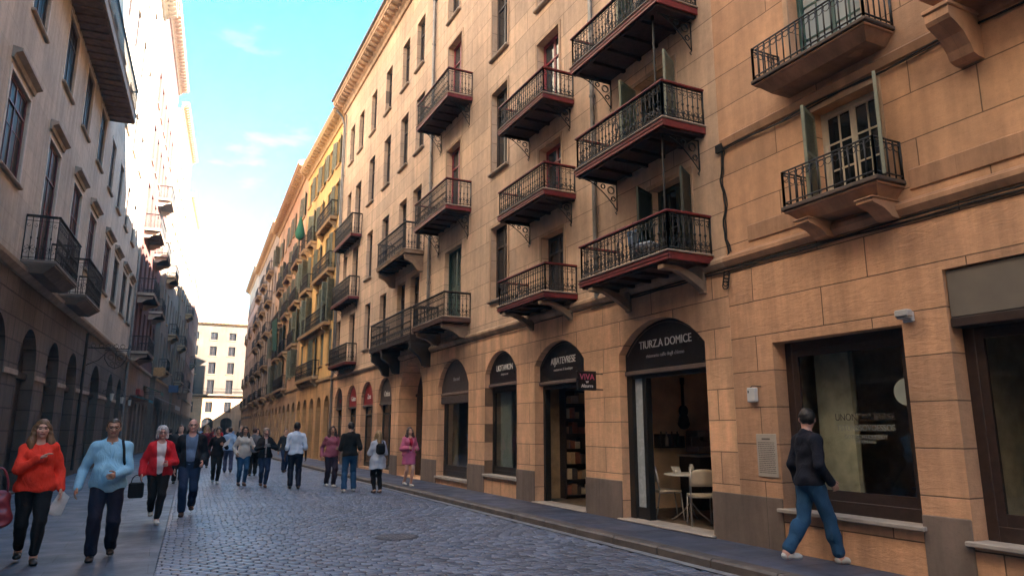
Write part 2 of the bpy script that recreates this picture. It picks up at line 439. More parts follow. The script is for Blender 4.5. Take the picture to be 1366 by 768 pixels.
def railing_mesh(u0, u1, dep, h, mat, style='scroll', sp=.1, rb=.0092, sides=True):
    """x u0..u1, front at y=-dep, z 0..h"""
    m = MB(); e = .035
    runs = [((u0+e, -dep+e), (u1-e, -dep+e))]
    if sides: runs += [((u0+e, -.01), (u0+e, -dep+e)), ((u1-e, -dep+e), (u1-e, -.01))]
    for (p, q) in runs:
        P, Q = Vector((p[0], p[1], 0)), Vector((q[0], q[1], 0)); L = (Q-P).length; n = max(2, round(L/sp)); ax = (Q-P)/L
        for z, rr in ((.05, .011), (h*.9, .008), (h*.985, .012)):
            m.tube([P+Vector((0, 0, z)), Q+Vector((0, 0, z))], rr, 4)
        for i in range(n+1):
            c = P+ax*(L*i/n); r = rb*(1.8 if i in (0, n) else 1)
            if style == 'plain' or i in (0, n):
                m.tube([c+Vector((0, 0, .0)), c+Vector((0, 0, h))], r, 4)
            else:
                zz = [0, .2, .25, .3, .46, .5, .54, .8, 1]; f = [1, 1, 2.3, 1, 1.1, 2.6, 1, 1, 1]
                m.tube([c+Vector((0, 0, h*a)) for a in zz], [r*k for k in f], 5)
            if i < n and style != 'plain':
                s = L/n*.46; cc = c+ax*(L/n*.5)
                scroll(m, (cc.x, cc.y, h*.27), (ax.x, ax.y), s, .0062, 1.7, 1 if i % 2 else -1)
                scroll(m, (cc.x, cc.y, h*.17), (ax.x, ax.y), s, .0062, -1.7, 1 if i % 2 else -1)
                if style == 'scroll':
                    scroll(m, (cc.x, cc.y, h*.78), (ax.x, ax.y), s*.8, .0056, 1.5, -1 if i % 2 else 1)
            elif i < n:
                cc = c+ax*(L/n*.5); s = L/n*.42
                pts = [(cc.x+ax.x*s*math.cos(a), cc.y+ax.y*s*math.cos(a), h*.82+s*math.sin(a)) for a in [2*math.pi*j/8 for j in range(8)]]
                m.tube(pts, .0045, 4, closed=True)
        if style == 'scroll' and L > 1.5:
            for rad in (.13, .1):
                c = P+ax*(L*.5)
                pts = [(c.x+ax.x*rad*math.cos(a)*.7, c.y-.012*(ax.x != 0)+ax.y*rad*math.cos(a)*.7, h*.52+rad*math.sin(a)) for a in [2*math.pi*j/14 for j in range(14)]]
                m.tube(pts, .007, 4, closed=True)
    return m.mesh('railing', mat, True)

def handrail_mesh(u0, u1, dep, h, mat, t=.035):
    m = MB(); e = .035
    m.bbox(u0-.01, u1+.01, -dep, -dep+2*e, h, h+t, .008)
    m.bbox(u0-.01, u0+2*e-.01, -dep+2*e, -.005, h, h+t, .008); m.bbox(u1-2*e+.01, u1+.01, -dep+2*e, -.005, h, h+t, .008)
    return m.mesh('handrail', mat)

def slab_mesh(u0, u1, dep, t, mats, kind='wood'):
    """top at z=t, bottom at 0; mats: trim, underside, top"""
    m = MB()
    if kind == 'wood':
        m.box(u0+.03, u1-.03, -dep+.03, -.002, .025, t-.03, 1)
        for a, b, c, d in ((u0, u1, -dep, -dep+.03), (u0, u0+.03, -dep+.03, -.002), (u1-.03, u1, -dep+.03, -.002)):
            m.bbox(a, b, c, d, 0, t-.03, .006, 0)
        m.bbox(u0-.025, u1+.025, -dep-.025, -.003, t-.03, t, .01, 2)
        for q in (.04, .055): m.box(u0-.012, u1+.012, -dep-.012, -dep+.0, t-.03-q, t-.03-q+.012, 0)
        n = max(2, int((u1-u0)/.45))
        for i in range(n+1):
            x = u0+.08+(u1-u0-.16)*i/n; m.box(x-.03, x+.03, -dep+.031, -.002, -.03, .0249, 1)
        m.box(u0+.031, u1-.031, -dep+.05, -dep+.09, -.032, .0248, 1)
    else:
        # stone plate with a dark weathered nosing over a body that slopes back to the wall
        m.bbox(u0, u1, -dep, -.002, t*.72, t, .012, 1); m.bbox(u0+.025, u1-.025, -dep+.025, -.002, t*.58, t*.719, .008, 0)
        a, c, q = .05, .15, .579*t
        T = [(u0+a, -.002, q), (u1-a, -.002, q), (u1-a, -dep+a, q), (u0+a, -dep+a, q)]
        Bt = [(u0+c, -.002, 0), (u1-c, -.002, 0), (u1-c, -dep*.62, 0), (u0+c, -dep*.62, 0)]
        m.add(T+Bt, [(0, 1, 2, 3), (7, 6, 5, 4), (0, 4, 5, 1), (1, 5, 6, 2), (2, 6, 7, 3), (3, 7, 4, 0)], 0)
    return m.mesh('balcony', mats)

def iron_bracket_mesh(dep, h, mat, r=.011):
    """triangular scroll bracket hanging under a slab, in the y-z plane at x=0, top z=0"""
    m = MB(); L = dep*.82
    m.tube([(0, -.012, 0), (0, -.012, -h)], r, 5); m.tube([(0, -.01, -.012), (0, -L, -.012)], r, 5)
    arc = [(0, -L+.01+(L-.02)*(1-math.cos(t)), -.02-(h-.03)*math.sin(t)) for t in [math.pi/2*i/10 for i in range(11)]]
    arc = [(0, -(L)*(1-i/10)**1.0-.012*(i/10), -.015-(h-.02)*(i/10)**1.7) for i in range(11)]
    m.tube(arc, r*.9, 5)
    for (cy, cz, s) in ((-L*.2, -h*.26, h*.17), (-L*.45, -h*.16, h*.11), (-L*.68, -h*.09, h*.07), (-L*.13, -h*.58, h*.11)):
        for fl in (1, -1): scroll(m, (0, cy, cz-s*.2), (0, 1), s, r*.6, 2.2, fl, 12)
    m.tube([(0, -.012, -h), (0, -.05, -h-.04), (0, -.02, -h-.07)], r*.8, 5)
    return m.mesh('bracket', mat, True)

def stone_bracket_mesh(dep, h, w, mat):
    """curved concrete knee bracket"""
    m = MB(); n = 10; L = dep*.9
    for i in range(n):
        a, b = i/n, (i+1)/n
        f = lambda t: (-L*(1-t)-.02, -h*(.06+.94*t**1.6))
        g = lambda t: (-L*(1-t)*.78-.0, -h*(.0+.62*t**1.8))
        (y0, z0), (y1, z1) = f(a), f(b); (Y0, Z0), (Y1, Z1) = g(a), g(b)
        m.add([(-w/2, y0, z0), (w/2, y0, z0), (w/2, y1, z1), (-w/2, y1, z1), (-w/2, Y0, Z0), (w/2, Y0, Z0), (w/2, Y1, Z1), (-w/2, Y1, Z1)],
              [(0, 1, 2, 3), (7, 6, 5, 4), (0, 4, 5, 1), (1, 5, 6, 2), (2, 6, 7, 3), (3, 7, 4, 0)])
    m.bbox(-w*.6, w*.6, -.06, -.002, -h*1.02, -.002, .01)
    m.bbox(-w*.6, w*.6, -L-.05, -L*.72, -.07, -.002, .01)
    return m.mesh('bracket', mat)

def corbel_mesh(dep, h, w, mat):
    """solid scrolled stone corbel"""
    m = MB(); L = dep*.92
    P = [(-.002, -.002), (-L, -.002), (-L, -h*.28), (-L*.95, -h*.36), (-L*.82, -h*.42), (-L*.6, -h*.55), (-L*.42, -h*.78), (-L*.34, -h*.95), (-L*.2, -h), (-.002, -h)]
    m.ext([(-w/2, y, z) for y, z in P], (w, 0, 0))
    m.bbox(-w/2-.02, w/2+.02, -L-.02, -.004, -h*.1, -.004, .008)
    return m.mesh('bracket', mat)

def balcony(parent, u0, u1, z, dep, h, style, mats, kind='wood', t=.13, brackets=(), brk='iron', bh=.42, sp=.1, bw=.1, handrail=True):
    """mats: trim, under, top, iron, rail"""
    w = u1-u0; uc = (u0+u1)/2
    k = (round(w, 2), round(dep, 2), round(t, 2), kind, mats[0].name)
    b = inst('balcony', cached(('sl',)+k, lambda: slab_mesh(-w/2, w/2, dep, t, mats[:3], kind)), parent, (uc, 0, z))
    inst('railing', cached(('ra', round(w, 2), round(dep, 2), round(h, 2), style, mats[3].name, sp), lambda: railing_mesh(-w/2, w/2, dep, h, mats[3], style, sp)), b, (0, 0, t))
    if handrail: inst('handrail', cached(('hr', round(w, 2), round(dep, 2), round(h, 2), mats[4].name), lambda: handrail_mesh(-w/2, w/2, dep, h, mats[4])), b, (0, 0, t))
    for f in brackets:
        if brk == 'iron': me = cached(('ib', round(dep, 2), bh, mats[3].name), lambda: iron_bracket_mesh(dep, bh, mats[3]))
        elif brk == 'knee': me = cached(('kb', round(dep, 2), bh, bw, mats[5].name), lambda: stone_bracket_mesh(dep, bh, bw, mats[5]))
        else: me = cached(('cb', round(dep, 2), bh, bw, mats[5].name), lambda: corbel_mesh(dep, bh, bw, mats[5]))
        inst('bracket', me, b, (-w/2+f*w, 0, -.034 if kind == 'wood' else -.002))
    return b

def cornice(parent, u0, u1, z, proj, mat, hgt=.5, dent=.45, name='cornice', side=True):
    m = MB()
    P = [(0, 0), (-.12*proj, 0), (-.2*proj, hgt*.2), (-.35*proj, hgt*.3), (-.35*proj, hgt*.45), (-proj*.9, hgt*.6), (-proj*.92, hgt*.72), (-proj, hgt*.78), (-proj, hgt), (0, hgt)]
    m.ext([(u0, y-.002, z+q) for y, q in P], (u1-u0, 0, 0))
    if dent:
        n = int((u1-u0)/dent)
        for i in range(n):
            x = u0+dent*(i+.5)
            m.ext([(x-dent*.2, -.355*proj, z+hgt*.3), (x-dent*.2, -.355*proj, z+hgt*.55), (x-dent*.2, -.84*proj, z+hgt*.585), (x-dent*.2, -.84*proj, z+hgt*.5), (x-dent*.2, -.6*proj, z+hgt*.34)], (dent*.4, 0, 0))
    return m.build(name, mat, parent)

def pipe(parent, pts, r, mat, name='drainpipe', n=8, clamps=1.6):
    m = MB(); m.tube(pts, r, n)
    P0, P1 = Vector(pts[0]), Vector(pts[-1])
    if clamps and abs(P0.x-P1.x) < .3:
        z = min(P0.z, P1.z)+.8
        while z < max(P0.z, P1.z)-.2:
            m.tube([(P0.x, P0.y, z-.02), (P0.x, P0.y, z+.02)], r*1.35, n); m.box(P0.x-.012, P0.x+.012, P0.y, 0, z-.012, z+.012); z += clamps
    return m.build(name, mat, parent, smooth=False)

# ------------------------------------------------------------------ palette
OCH = (.65, .455, .32)
M_up = stone('ochre_ashlar', OCH, 1.7, .52, .008, .26, .15, .42, .12, .5)
M_gf = stone('ochre_rusticated', (.76, .455, .28), 1.45, .43, .008, .34, .8, .3, .13, .7)
M_pl = stone('grey_plinth_stone', (.215, .165, .14), 1.3, .8, .006, .4, .3, .5, .1, .5)
M_trim = stone('ochre_trim', (.58, .385, .25), 3.0, 2.0, .002, .4, 0, .7, .05, .3)
M_sill = plain('sill_stone', (.36, .27, .20), .8, 0, .2, 5, .3, 40)
M_pale = plain('pale_marble', (.37, .32, .28), .6, 0, .15, 5, .15, 40)
M_red = plain('oxblood_paint', (.17, .02, .02), .45, 0, .3, 8, .15, 40)
M_under = plain('dark_boards', (.045, .022, .018), .7, 0, .3, 9, .4, 25)
M_iron = plain('wrought_iron', (.018, .016, .016), .5, .3, .3, 20, .2, 90)
M_greyiron = plain('grey_iron', (.03, .03, .034), .5, .3, .3, 20, .2, 90)
M_conc = plain('weathered_concrete', (.30, .20, .135), .85, 0, .3, 4, .5, 30)
M_wood = plain('dark_brown_wood', (.032, .019, .016), .55, 0, .3, 10, .25, 60)
M_redwin = plain('red_window_paint', (.22, .018, .028), .4, 0, .25, 9, .1, 60)
M_green = plain('dark_green_paint', (.036, .042, .030), .5, 0, .3, 9, .15, 60)
M_olive = plain('olive_green_paint', (.19, .195, .14), .55, 0, .2, 9, .15, 60)
M_teal = plain('teal_paint', (.02, .065, .062), .5, 0, .3, 9, .15, 60)
M_cream = plain('cream_paint', (.55, .47, .36), .5, 0, .12, 9, .1, 60)
M_black = plain('black_frame_paint', (.012, .011, .011), .4, 0, .2, 12, .08, 60)
M_brown = plain('brown_shop_frame', (.035, .02, .016), .45, 0, .3, 12, .1, 60)
M_zinc = plain('zinc_pipe', (.20, .19, .18), .45, .5, .25, 6, .1, 40)
M_signblk = plain('black_sign_board', (.014, .010, .012), .35, 0, .2, 5, .05, 60)
M_signgrey = plain('grey_brown_sign_board', (.075, .058, .055), .45, 0, .2, 5, .05, 60)
M_signtrim = plain('sign_trim', (.16, .115, .10), .5, 0, .15, 8, .1, 60)
M_white = plain('white_lettering', (.80, .78, .74), .6, 0, .05, 8, 0)
M_dimlet = plain('faded_lettering', (.36, .33, .32), .6, 0, .1, 8, 0)
M_roof = plain('clay_roof', (.22, .10, .06), .85, 0, .3, 3, .5, 9, .05)
M_gl = glass_dark(); M_gc = glass_clear()
M_glr = glass_dark('old_window_glass', (.03, .035, .042), .05)
M_int = plain('interior_plaster', (.42, .29, .18), .8, 0, .2, 2, .1, 30)
M_intd = plain('interior_dark', (.16, .115, .08), .8, 0, .3, 2, .1, 30)
M_intf = plain('interior_floor', (.12, .085, .06), .5, 0, .3, 3, .1, 30)
M_cable = plain('black_cable', (.012, .011, .011), .6, 0, .1, 9, 0)

# ------------------------------------------------------------------ ground
def sheet(name, pts, z, mat, kind='structure'):
    return tag(MB().poly([(x, y, z) for x, y in pts]).build(name, mat), kind=kind)
KX = lambda y: 5.95-.012*y if y < 40 else 5.47+.04*(y-40)     # kerb line
LX = lambda y: -.25+.034*y                                       # cobble / flag edge on the left
sheet('street', [(-24, -29.5), (34, -29.5), (34, 135), (-24, 135)], 0, plain('street_joint_dirt', (.020, .020, .024), .8, 0, .3, 6, .3, 60))
sheet('left_pavement', [(-9, -12)]+[(LX(y), y) for y in (-12, 20, 45, 107)]+[(-9, 107)], .017, flags('blue_grey_flagstones', (.084, .096, .128), 1.05, .62))
ys = (-16, 0, 20, 40, 107)
sheet('gutter', [(KX(y)-.13, y) for y in ys]+[(KX(y)+.01, y) for y in reversed(ys)], .018, plain('pale_gutter_stone', (.20, .20, .21), .6, 0, .3, 6, .4, 30))
rs = random.Random(77); m = MB(); y = 2.0; row = 0
while y < 70:
    hr = rs.uniform(.116, .122)*(1 if y < 38 else 1.6); x = LX(y)-.02-(row % 2)*.1-rs.uniform(0, .015); row += 1; xe = KX(y)-.13
    while x < xe:
        w = rs.uniform(.188, .212)*(1 if y < 38 else 1.5); b = .011; j = .0075
        f = lambda X: .015*math.sin(X*.8+y*.05)      # courses wander a little
        x0, x1, y0, y1 = max(x+j, LX(y)+.004), min(x+w-j, xe), y+j, y+hr-j
        if x1-x0 > .035:
            zt = .013+rs.uniform(-.0018, .0018); ta, tb = rs.uniform(-.004, .004), rs.uniform(-.004, .004)
            q = lambda X, Y, z: (X+rs.uniform(-.002, .002), Y+f(X), z)
            top = lambda X, Y: zt+ta*(X-(x0+x1)/2)+tb*(Y-(y0+y1)/2)
            B = [q(x0, y0, -.01), q(x1, y0, -.01), q(x1, y1, -.01), q(x0, y1, -.01)]
            M_ = [(p[0], p[1], top(p[0], p[1]-f(p[0]))-.007) for p in B]
            xc, yc = (x0+x1)/2, (y0+y1)/2+f(x)
            T = [(xc+(p[0]-xc)*(1-2*b/(x1-x0)), yc+(p[1]-yc)*(1-2*b/(y1-y0)), top(p[0], p[1]-f(p[0]))) for p in B]
            m.add(B+M_+T+[(xc, yc, zt+.0015)], [(i, (i+1) % 4, 4+(i+1) % 4, 4+i) for i in range(4)]+[(4+i, 4+(i+1) % 4, 8+(i+1) % 4, 8+i) for i in range(4)]+[(8+i, 8+(i+1) % 4, 12) for i in range(4)])
        x += w
    y += hr
tag(m.build('cobbles', setts('street_setts'), smooth=True), kind='structure')
m = MB()
yy = -16; kz = .125
while yy < 106:
    y2 = min(yy+.98, 107)
    m.ext([(KX(yy), yy, -.05), (KX(yy)+.2, yy, -.05), (KX(yy)+.2, yy, kz), (KX(yy)+.025, yy, kz), (KX(yy), yy, kz-.025)][::-1], (KX(y2)-KX(yy), y2-yy-.008, 0)); yy += .99
tag(m.build('kerb', plain('kerb_granite', (.105, .085, .075), .65, 0, .35, 3, .5, 40)), kind='structure')
m = MB()
P = [(KX(y)+.205, y) for y in ys]+[(16, 107), (16, -16)]
m.ext([(x, y, -.05) for x, y in P], (0, 0, .05+.12))
tag(m.build('right_pavement', flags('slate_pavement', (.062, .073, .112), .9, .6)), kind='structure')

# ------------------------------------------------------------------ the ochre stone house on the right
R1 = tag(empty('stone_house', (7.05, 0, 0), R(-90)), 'long ochre ashlar house with dark red balconies above arched shops, nearest on the right', 'building')
ops = []
def op(y0, y1, z0, z1, rise=0, d=.2, pointed=0): ops.append(dict(u0=-y1, u1=-y0, z0=z0, z1=z1, rise=rise, d=d, pointed=pointed))
WIN = []   # yc, z0, w, h
for yc in (21.75, 23.45, 25.7, 27.95, 30.1, 31.85): WIN.append((yc, 14.0, .85, 1.85))
for yc in (21.6, 23.4, 25.6, 27.9): WIN.append((yc, 10.85, .9, 2.0))
for yc in (25.5, 27.8): WIN.append((yc, 7.6, .9, 1.98))
for yc in (25.45, 27.7, 33.0): WIN.append((yc, 4.7, .85, 1.85))
for z0, h in ((11.15, 1.95), (7.97, 2.2), (4.68, 1.85)): WIN.append((15.15, z0, .95, h))
WIN += [(18.5, 14.1, .95, 1.8), (15.15, 14.2, .95, 1.8), (31.9, 10.7, .75, 1.8), (32.2, 7.5, .75, 1.95), (12.6, 11.15, .95, 1.95), (8.95, 11.15, .95, 1.95)]
for yc, z0, w, h in WIN: op(yc-w/2, yc+w/2, z0, z0+h, d=.2)
DOOR = dict(A0=(30.2, 9.86, 1.0, 2.6), A1=(30.2, 7.12, 1.0, 2.4), A2=(30.3, 4.37, 1.0, 2.15), B1a=(21.7, 7.17, .9, 2.4), B1b=(23.3, 7.17, .9, 2.4),
            B2a=(21.7, 4.35, .9, 2.2), B2b=(23.2, 4.35, .9, 2.2), C0=(18.35, 10.72, 1.1, 2.5), C1=(18.35, 7.5, 1.1, 2.3), C2=(18.3, 4.46, 1.3, 2.2),
            D0=(12.6, 8.27, 1.0, 2.0), D1=(12.55, 6.24, .95, 1.42), D2=(12.5, 4.19, .95, 1.45), E0=(8.95, 8.13, 1.1, 1.7), E1=(8.95, 6.12, 1.1, 1.42), E2=(8.65, 4.1, 1.0, 1.42),
            F0=(5.5, 6.05, 1.05, 1.6), F1=(5.36, 4.27, .9, 1.24), G0=(3.2, 5.95, 1.0, 1.7))
for k, (yc, z0, w, h) in DOOR.items(): op(yc-w/2, yc+w/2, z0, z0+h, d=.22)
SHOPS = dict(W0=(2.3, 4.40, .55, 3.2, 0), W1=(4.9, 6.72, .63, 2.7, 0), E=(8.0, 10.2, .14, 3.36, .5), D=(11.35, 13.35, .14, 3.36, .45), S3=(14.2, 15.95, .55, 3.42, .5), S4=(17.0, 19.3, .32, 3.5, .72),
             P5=(20.6, 23.05, .125, 3.72, 1.2), S6=(23.9, 25.7, .2, 3.42, .85), S7=(26.35, 28.15, .2, 3.42, .85), S8=(28.85, 30.65, .2, 3.42, .85), S9=(31.4, 33.0, .2, 3.42, .75))
for k, (y0, y1, z0, z1, rise) in SHOPS.items(): op(y0, y1, z0, z1, rise, d={'P5': .7, 'E': .34, 'D': .34}.get(k, .28))
BAND = 3.86
R1Y0, R1Y1, R1Z = -18, 33.8, 17.25
SEAM = 7.46                       # nearer than this seam, shade is put into the stone colour
M_up2 = stone('shaded_ochre_ashlar', (.58, .34, .205), 1.9, .52, .008, .26, .35, .4, .12, .55); M_gf2 = stone('shaded_ochre_rusticated', (.62, .36, .22), 1.75, .47, .008, .34, .9, .28, .13, .7)
wall_mesh(-R1Y1, -SEAM-.002, 0, R1Z, [o for o in ops if o['u1'] < -SEAM], 9, M_up, 'wall', R1, BAND, M_gf)
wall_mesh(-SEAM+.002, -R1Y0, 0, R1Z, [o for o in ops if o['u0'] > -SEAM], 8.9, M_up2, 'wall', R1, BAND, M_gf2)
M_trim2 = stone('shaded_ochre_trim', (.50, .285, .17), 3.0, 2.0, .002, .4, 0, .7, .05, .3)  # trim of the nearer bay, with the same shade in its colour
# darker plinth, 2 cm proud, between the openings
m = MB(); edges = sorted([(a-.0, b+.0, z0, z1) for a, b, z0, z1, _ in SHOPS.values()])
cur = R1Y0
for a, b, z0, z1 in edges+[(R1Y1, R1Y1, 0, 0)]:
    if a > cur: MB().bbox(-a+.002, -cur-.002, -.022, .0-.001, .0, .75, .008).build('plinth', M_pl, R1)
    if a < b and z0 > .5: pass
    cur = b
# string course with the cables clipped under it
m = MB(); m.ext([(-R1Y1, -.001, BAND), (-R1Y1, -.03, BAND), (-R1Y1, -.075, BAND+.07), (-R1Y1, -.075, BAND+.12), (-R1Y1, -.02, BAND+.17), (-R1Y1, -.001, BAND+.17)], (R1Y1-SEAM, 0, 0))
m.build('string_course', M_trim, R1)
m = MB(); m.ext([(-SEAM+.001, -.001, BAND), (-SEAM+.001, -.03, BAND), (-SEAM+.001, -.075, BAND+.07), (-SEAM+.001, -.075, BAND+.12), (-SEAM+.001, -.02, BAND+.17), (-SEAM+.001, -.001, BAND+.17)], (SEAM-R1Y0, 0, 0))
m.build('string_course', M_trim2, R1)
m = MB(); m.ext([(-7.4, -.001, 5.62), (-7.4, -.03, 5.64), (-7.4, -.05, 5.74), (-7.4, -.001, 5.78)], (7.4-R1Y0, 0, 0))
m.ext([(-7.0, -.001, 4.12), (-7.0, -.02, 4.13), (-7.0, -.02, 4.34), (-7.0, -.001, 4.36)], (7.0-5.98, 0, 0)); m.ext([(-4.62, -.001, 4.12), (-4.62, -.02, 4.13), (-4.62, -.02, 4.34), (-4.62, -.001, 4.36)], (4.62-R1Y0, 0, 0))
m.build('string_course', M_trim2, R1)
rr = random.Random(3)
def sag(pts, y, a): return [(u, y, z+rr.uniform(-a, a)) for u, z in pts]
m = MB()
m.tube(sag([(-33+i*.5, BAND-.035) for i in range(72)], -.03, .008), .011, 5)
m.tube(sag([(-11+i*.5, BAND-.06) for i in range(27)], -.025, .012), .012, 5)
m.build('cable', M_cable, R1)
m = MB()
vc = [(-7.42+.012*math.sin(i*2.1)+.03*math.sin(i*.9), -.02, 5.66-i*.1) for i in range(19)]
m.tube(vc, .014, 5); m.tube([(x+.035+.012*math.sin(i*1.7), y, z) for i, (x, y, z) in enumerate(vc)][:17], .009, 5)
for k in range(4):
    c = (-7.44, -.03, 3.74-k*.05); m.tube([(c[0]+.06*math.cos(t), c[1]-.01*k, c[2]+.06*math.sin(t)) for t in [2*math.pi*i/10 for i in range(10)]], .008, 4, closed=True)
m.box(-7.5, -7.36, -.05, -.003, 5.58, 5.7)
m.build('cable', M_cable, R1)
m = MB(); m.tube(sag([(-7.45+i*.3, 5.60+.02*math.sin(i*1.3)) for i in range(24)], -.03, .012), .012, 5); m.tube(sag([(-7.45+i*.4, 5.585) for i in range(18)], -.035, .018), .008, 5); m.build('cable', M_cable, R1)
cornice(R1, -R1Y1-.1, -13.0, R1Z, .62, M_trim, .62, .42)
MB().box(-R1Y1-.12, -12.9, -.72, -.58, R1Z+.621, R1Z+.72).box(-R1Y1-.12, -12.9, -.58, 9, R1Z+.621, R1Z+.64).build('gutter', M_zinc, R1)
# unseen block above the picture, added to shade the left facade, its end wall at y = 21
m = MB(); m.box(-20.6, -R1Y0, .3, 9, R1Z+.65, 25.5); m.build('shade_attic', M_up, R1)
for yc, z0, w, h in WIN: window(R1, -yc, z0, w, h, .2, M_wood, M_gl, 2, 0, h*.72, M_sill, M_trim if yc < 20 else None)
# ridge chimney on the far end
m = MB(); m.bbox(-33.4, -32.7, 1.0, 1.7, R1Z+.64, R1Z+1.9, .01); m.bbox(-33.5, -32.6, .9, 1.8, R1Z+1.9, R1Z+2.05, .01); m.build('chimney', M_trim, R1)
def bdoor(k, fm, gm=M_glr, bars=0, tr=.78, shut=None, ang=105, sur=M_trim):
    yc, z0, w, h = DOOR[k]
    o = window(R1, -yc, z0, w, h, .22, fm, gm, 2, bars, h*tr if tr else None, None, sur, name='balcony_door')
    if shut: add_shutters(o, w, h-.06, shut, ang, .165, 124)
    return o
for k in ('A0', 'A1', 'A2', 'B1a', 'B1b', 'B2a', 'B2b'): bdoor(k, M_wood, M_gl, 0, .76, None, sur=None)
for k in ('C0', 'C1', 'D0', 'D1'): bdoor(k, M_redwin, M_glr, 0, .74)
bdoor('D2', M_wood, M_glr, 0, .74, M_cream and None)
yc, z0, w, h = DOOR['C2']; closed_shutters(R1, -yc, z0, w, h, .2, M_teal, None, 'shuttered_door')
for k in ('E0', 'E1', 'E2'): bdoor(k, M_green, M_gl, 1, None, M_olive if k != 'E2' else M_green, 64)
bdoor('F0', M_teal, glass_dark('bright_window_glass', (.30, .34, .36), .06), 2, None)
bdoor('F1', M_cream, M_gl, 2, None, M_olive, 66)
bdoor('G0', M_teal, M_gl, 2, None)
RB = (M_red, M_under, M_sill, M_iron, M_red, M_conc)
for (y0, y1, z, k) in ((7.75, 10.3, 8.0, 'iron'), (7.72, 10.2, 5.98, 'iron')):
    balcony(R1, -y1, -y0, z, .82, .56, 'scroll', RB, 'wood', .14, (.04, .93), 'iron', .5)
balcony(R1, -10.12, -7.71, 3.96, .83, .56, 'scroll', RB, 'wood', .14, (.12, .9), 'knee', .36, bw=.11)
for z, k in ((8.13, 'iron'), (6.1, 'iron'), (4.06, 'knee')):
    balcony(R1, -13.65, -11.52, z, .74, .52, 'scroll', RB, 'wood', .13, (.06, .92) if k == 'iron' else (.12, .88), k, .42 if k == 'iron' else .34, bw=.1)
for z in (10.6, 7.37): balcony(R1, -19.65, -16.95, z, .75, .7, 'scroll', RB, 'wood', .14, (.08, .93), 'iron', .62)
CB = (plain('brown_balcony_paint', (.12, .055, .04), .5), M_under, M_sill, M_iron, M_wood, M_conc)
balcony(R1, -19.45, -16.9, 4.33, .78, .62, 'scroll', CB, 'wood', .14, (.1, .9), 'corbel', .34, bw=.12)
GB = (M_conc, M_under, M_sill, M_greyiron, M_greyiron, M_conc)
balcony(R1, -24.1, -20.8, 7.05, .66, .86, 'scroll', GB, 'wood', .14, (.04, .96), 'corbel', .5, bw=.12)
DB = (plain('dark_moulding', (.05, .035, .03), .6), M_under, M_under, M_greyiron, M_greyiron, plain('dark_carved_bracket', (.03, .022, .02), .6))
balcony(R1, -24.55, -19.95, 4.2, .68, .8, 'scroll', DB, 'wood', .16, (.03, .3, .97), 'corbel', .75, bw=.2)
for z, h in ((9.74, .86), (7.0, .82), (4.24, .72)):
    balcony(R1, -32.6, -29.2, z, .47, h, 'scroll', (M_red, M_under, M_sill, M_iron, M_iron, M_conc), 'wood', .13, (.08, .92), 'iron', .3)
SB = (M_trim2, plain('dark_stone_nosing', (.09, .06, .045), .8, 0, .3, 5, .4), M_conc, M_iron, M_iron, M_trim2)
balcony(R1, -6.28, -4.58, 5.86, .52, .46, 'plain', SB, 'stone', .19, (), handrail=False, sp=.1)
balcony(R1, -5.98, -4.66, 4.05, .48, .45, 'plain', SB, 'stone', .2, (.2, .84), 'corbel', .2, bw=.2, handrail=False, sp=.1)
balcony(R1, -4.0, -2.3, 5.72, .55, .46, 'plain', SB, 'stone', .22, (.1, .9), 'corbel', .5, bw=.24, handrail=False, sp=.1)
# iron posts carrying the two upper big balconies, downpipes, wires
for u, z0, z1 in ((-8.1, 6.82, 8.0), (-8.0, 4.74, 5.98)):
    MB().tube([(u, -.62, z0), (u, -.62, z1)], .016, 8).tube([(u, -.62, z1-.08), (u, -.62, z1)], .028, 8).tube([(u, -.62, z0), (u, -.62, z0+.05)], .026, 8).build('post', M_iron, R1)
pipe(R1, [(-10.75, -.07, 3.95), (-10.75, -.07, 17.2)], .045, M_zinc)
pipe(R1, [(-20.15, -.07, 5.2), (-20.15, -.07, 17.3)], .05, M_zinc)
pipe(R1, [(-33.5, -.07, .3), (-33.5, -.07, 16.6), (-33.5, -.2, 17.0), (-33.5, -.5, 17.3)], .06, M_zinc, clamps=2.2)
pipe(R1, [(-33.2, -.07, 4.2), (-33.2, -.07, 17.0)], .035, M_zinc, clamps=2.2)

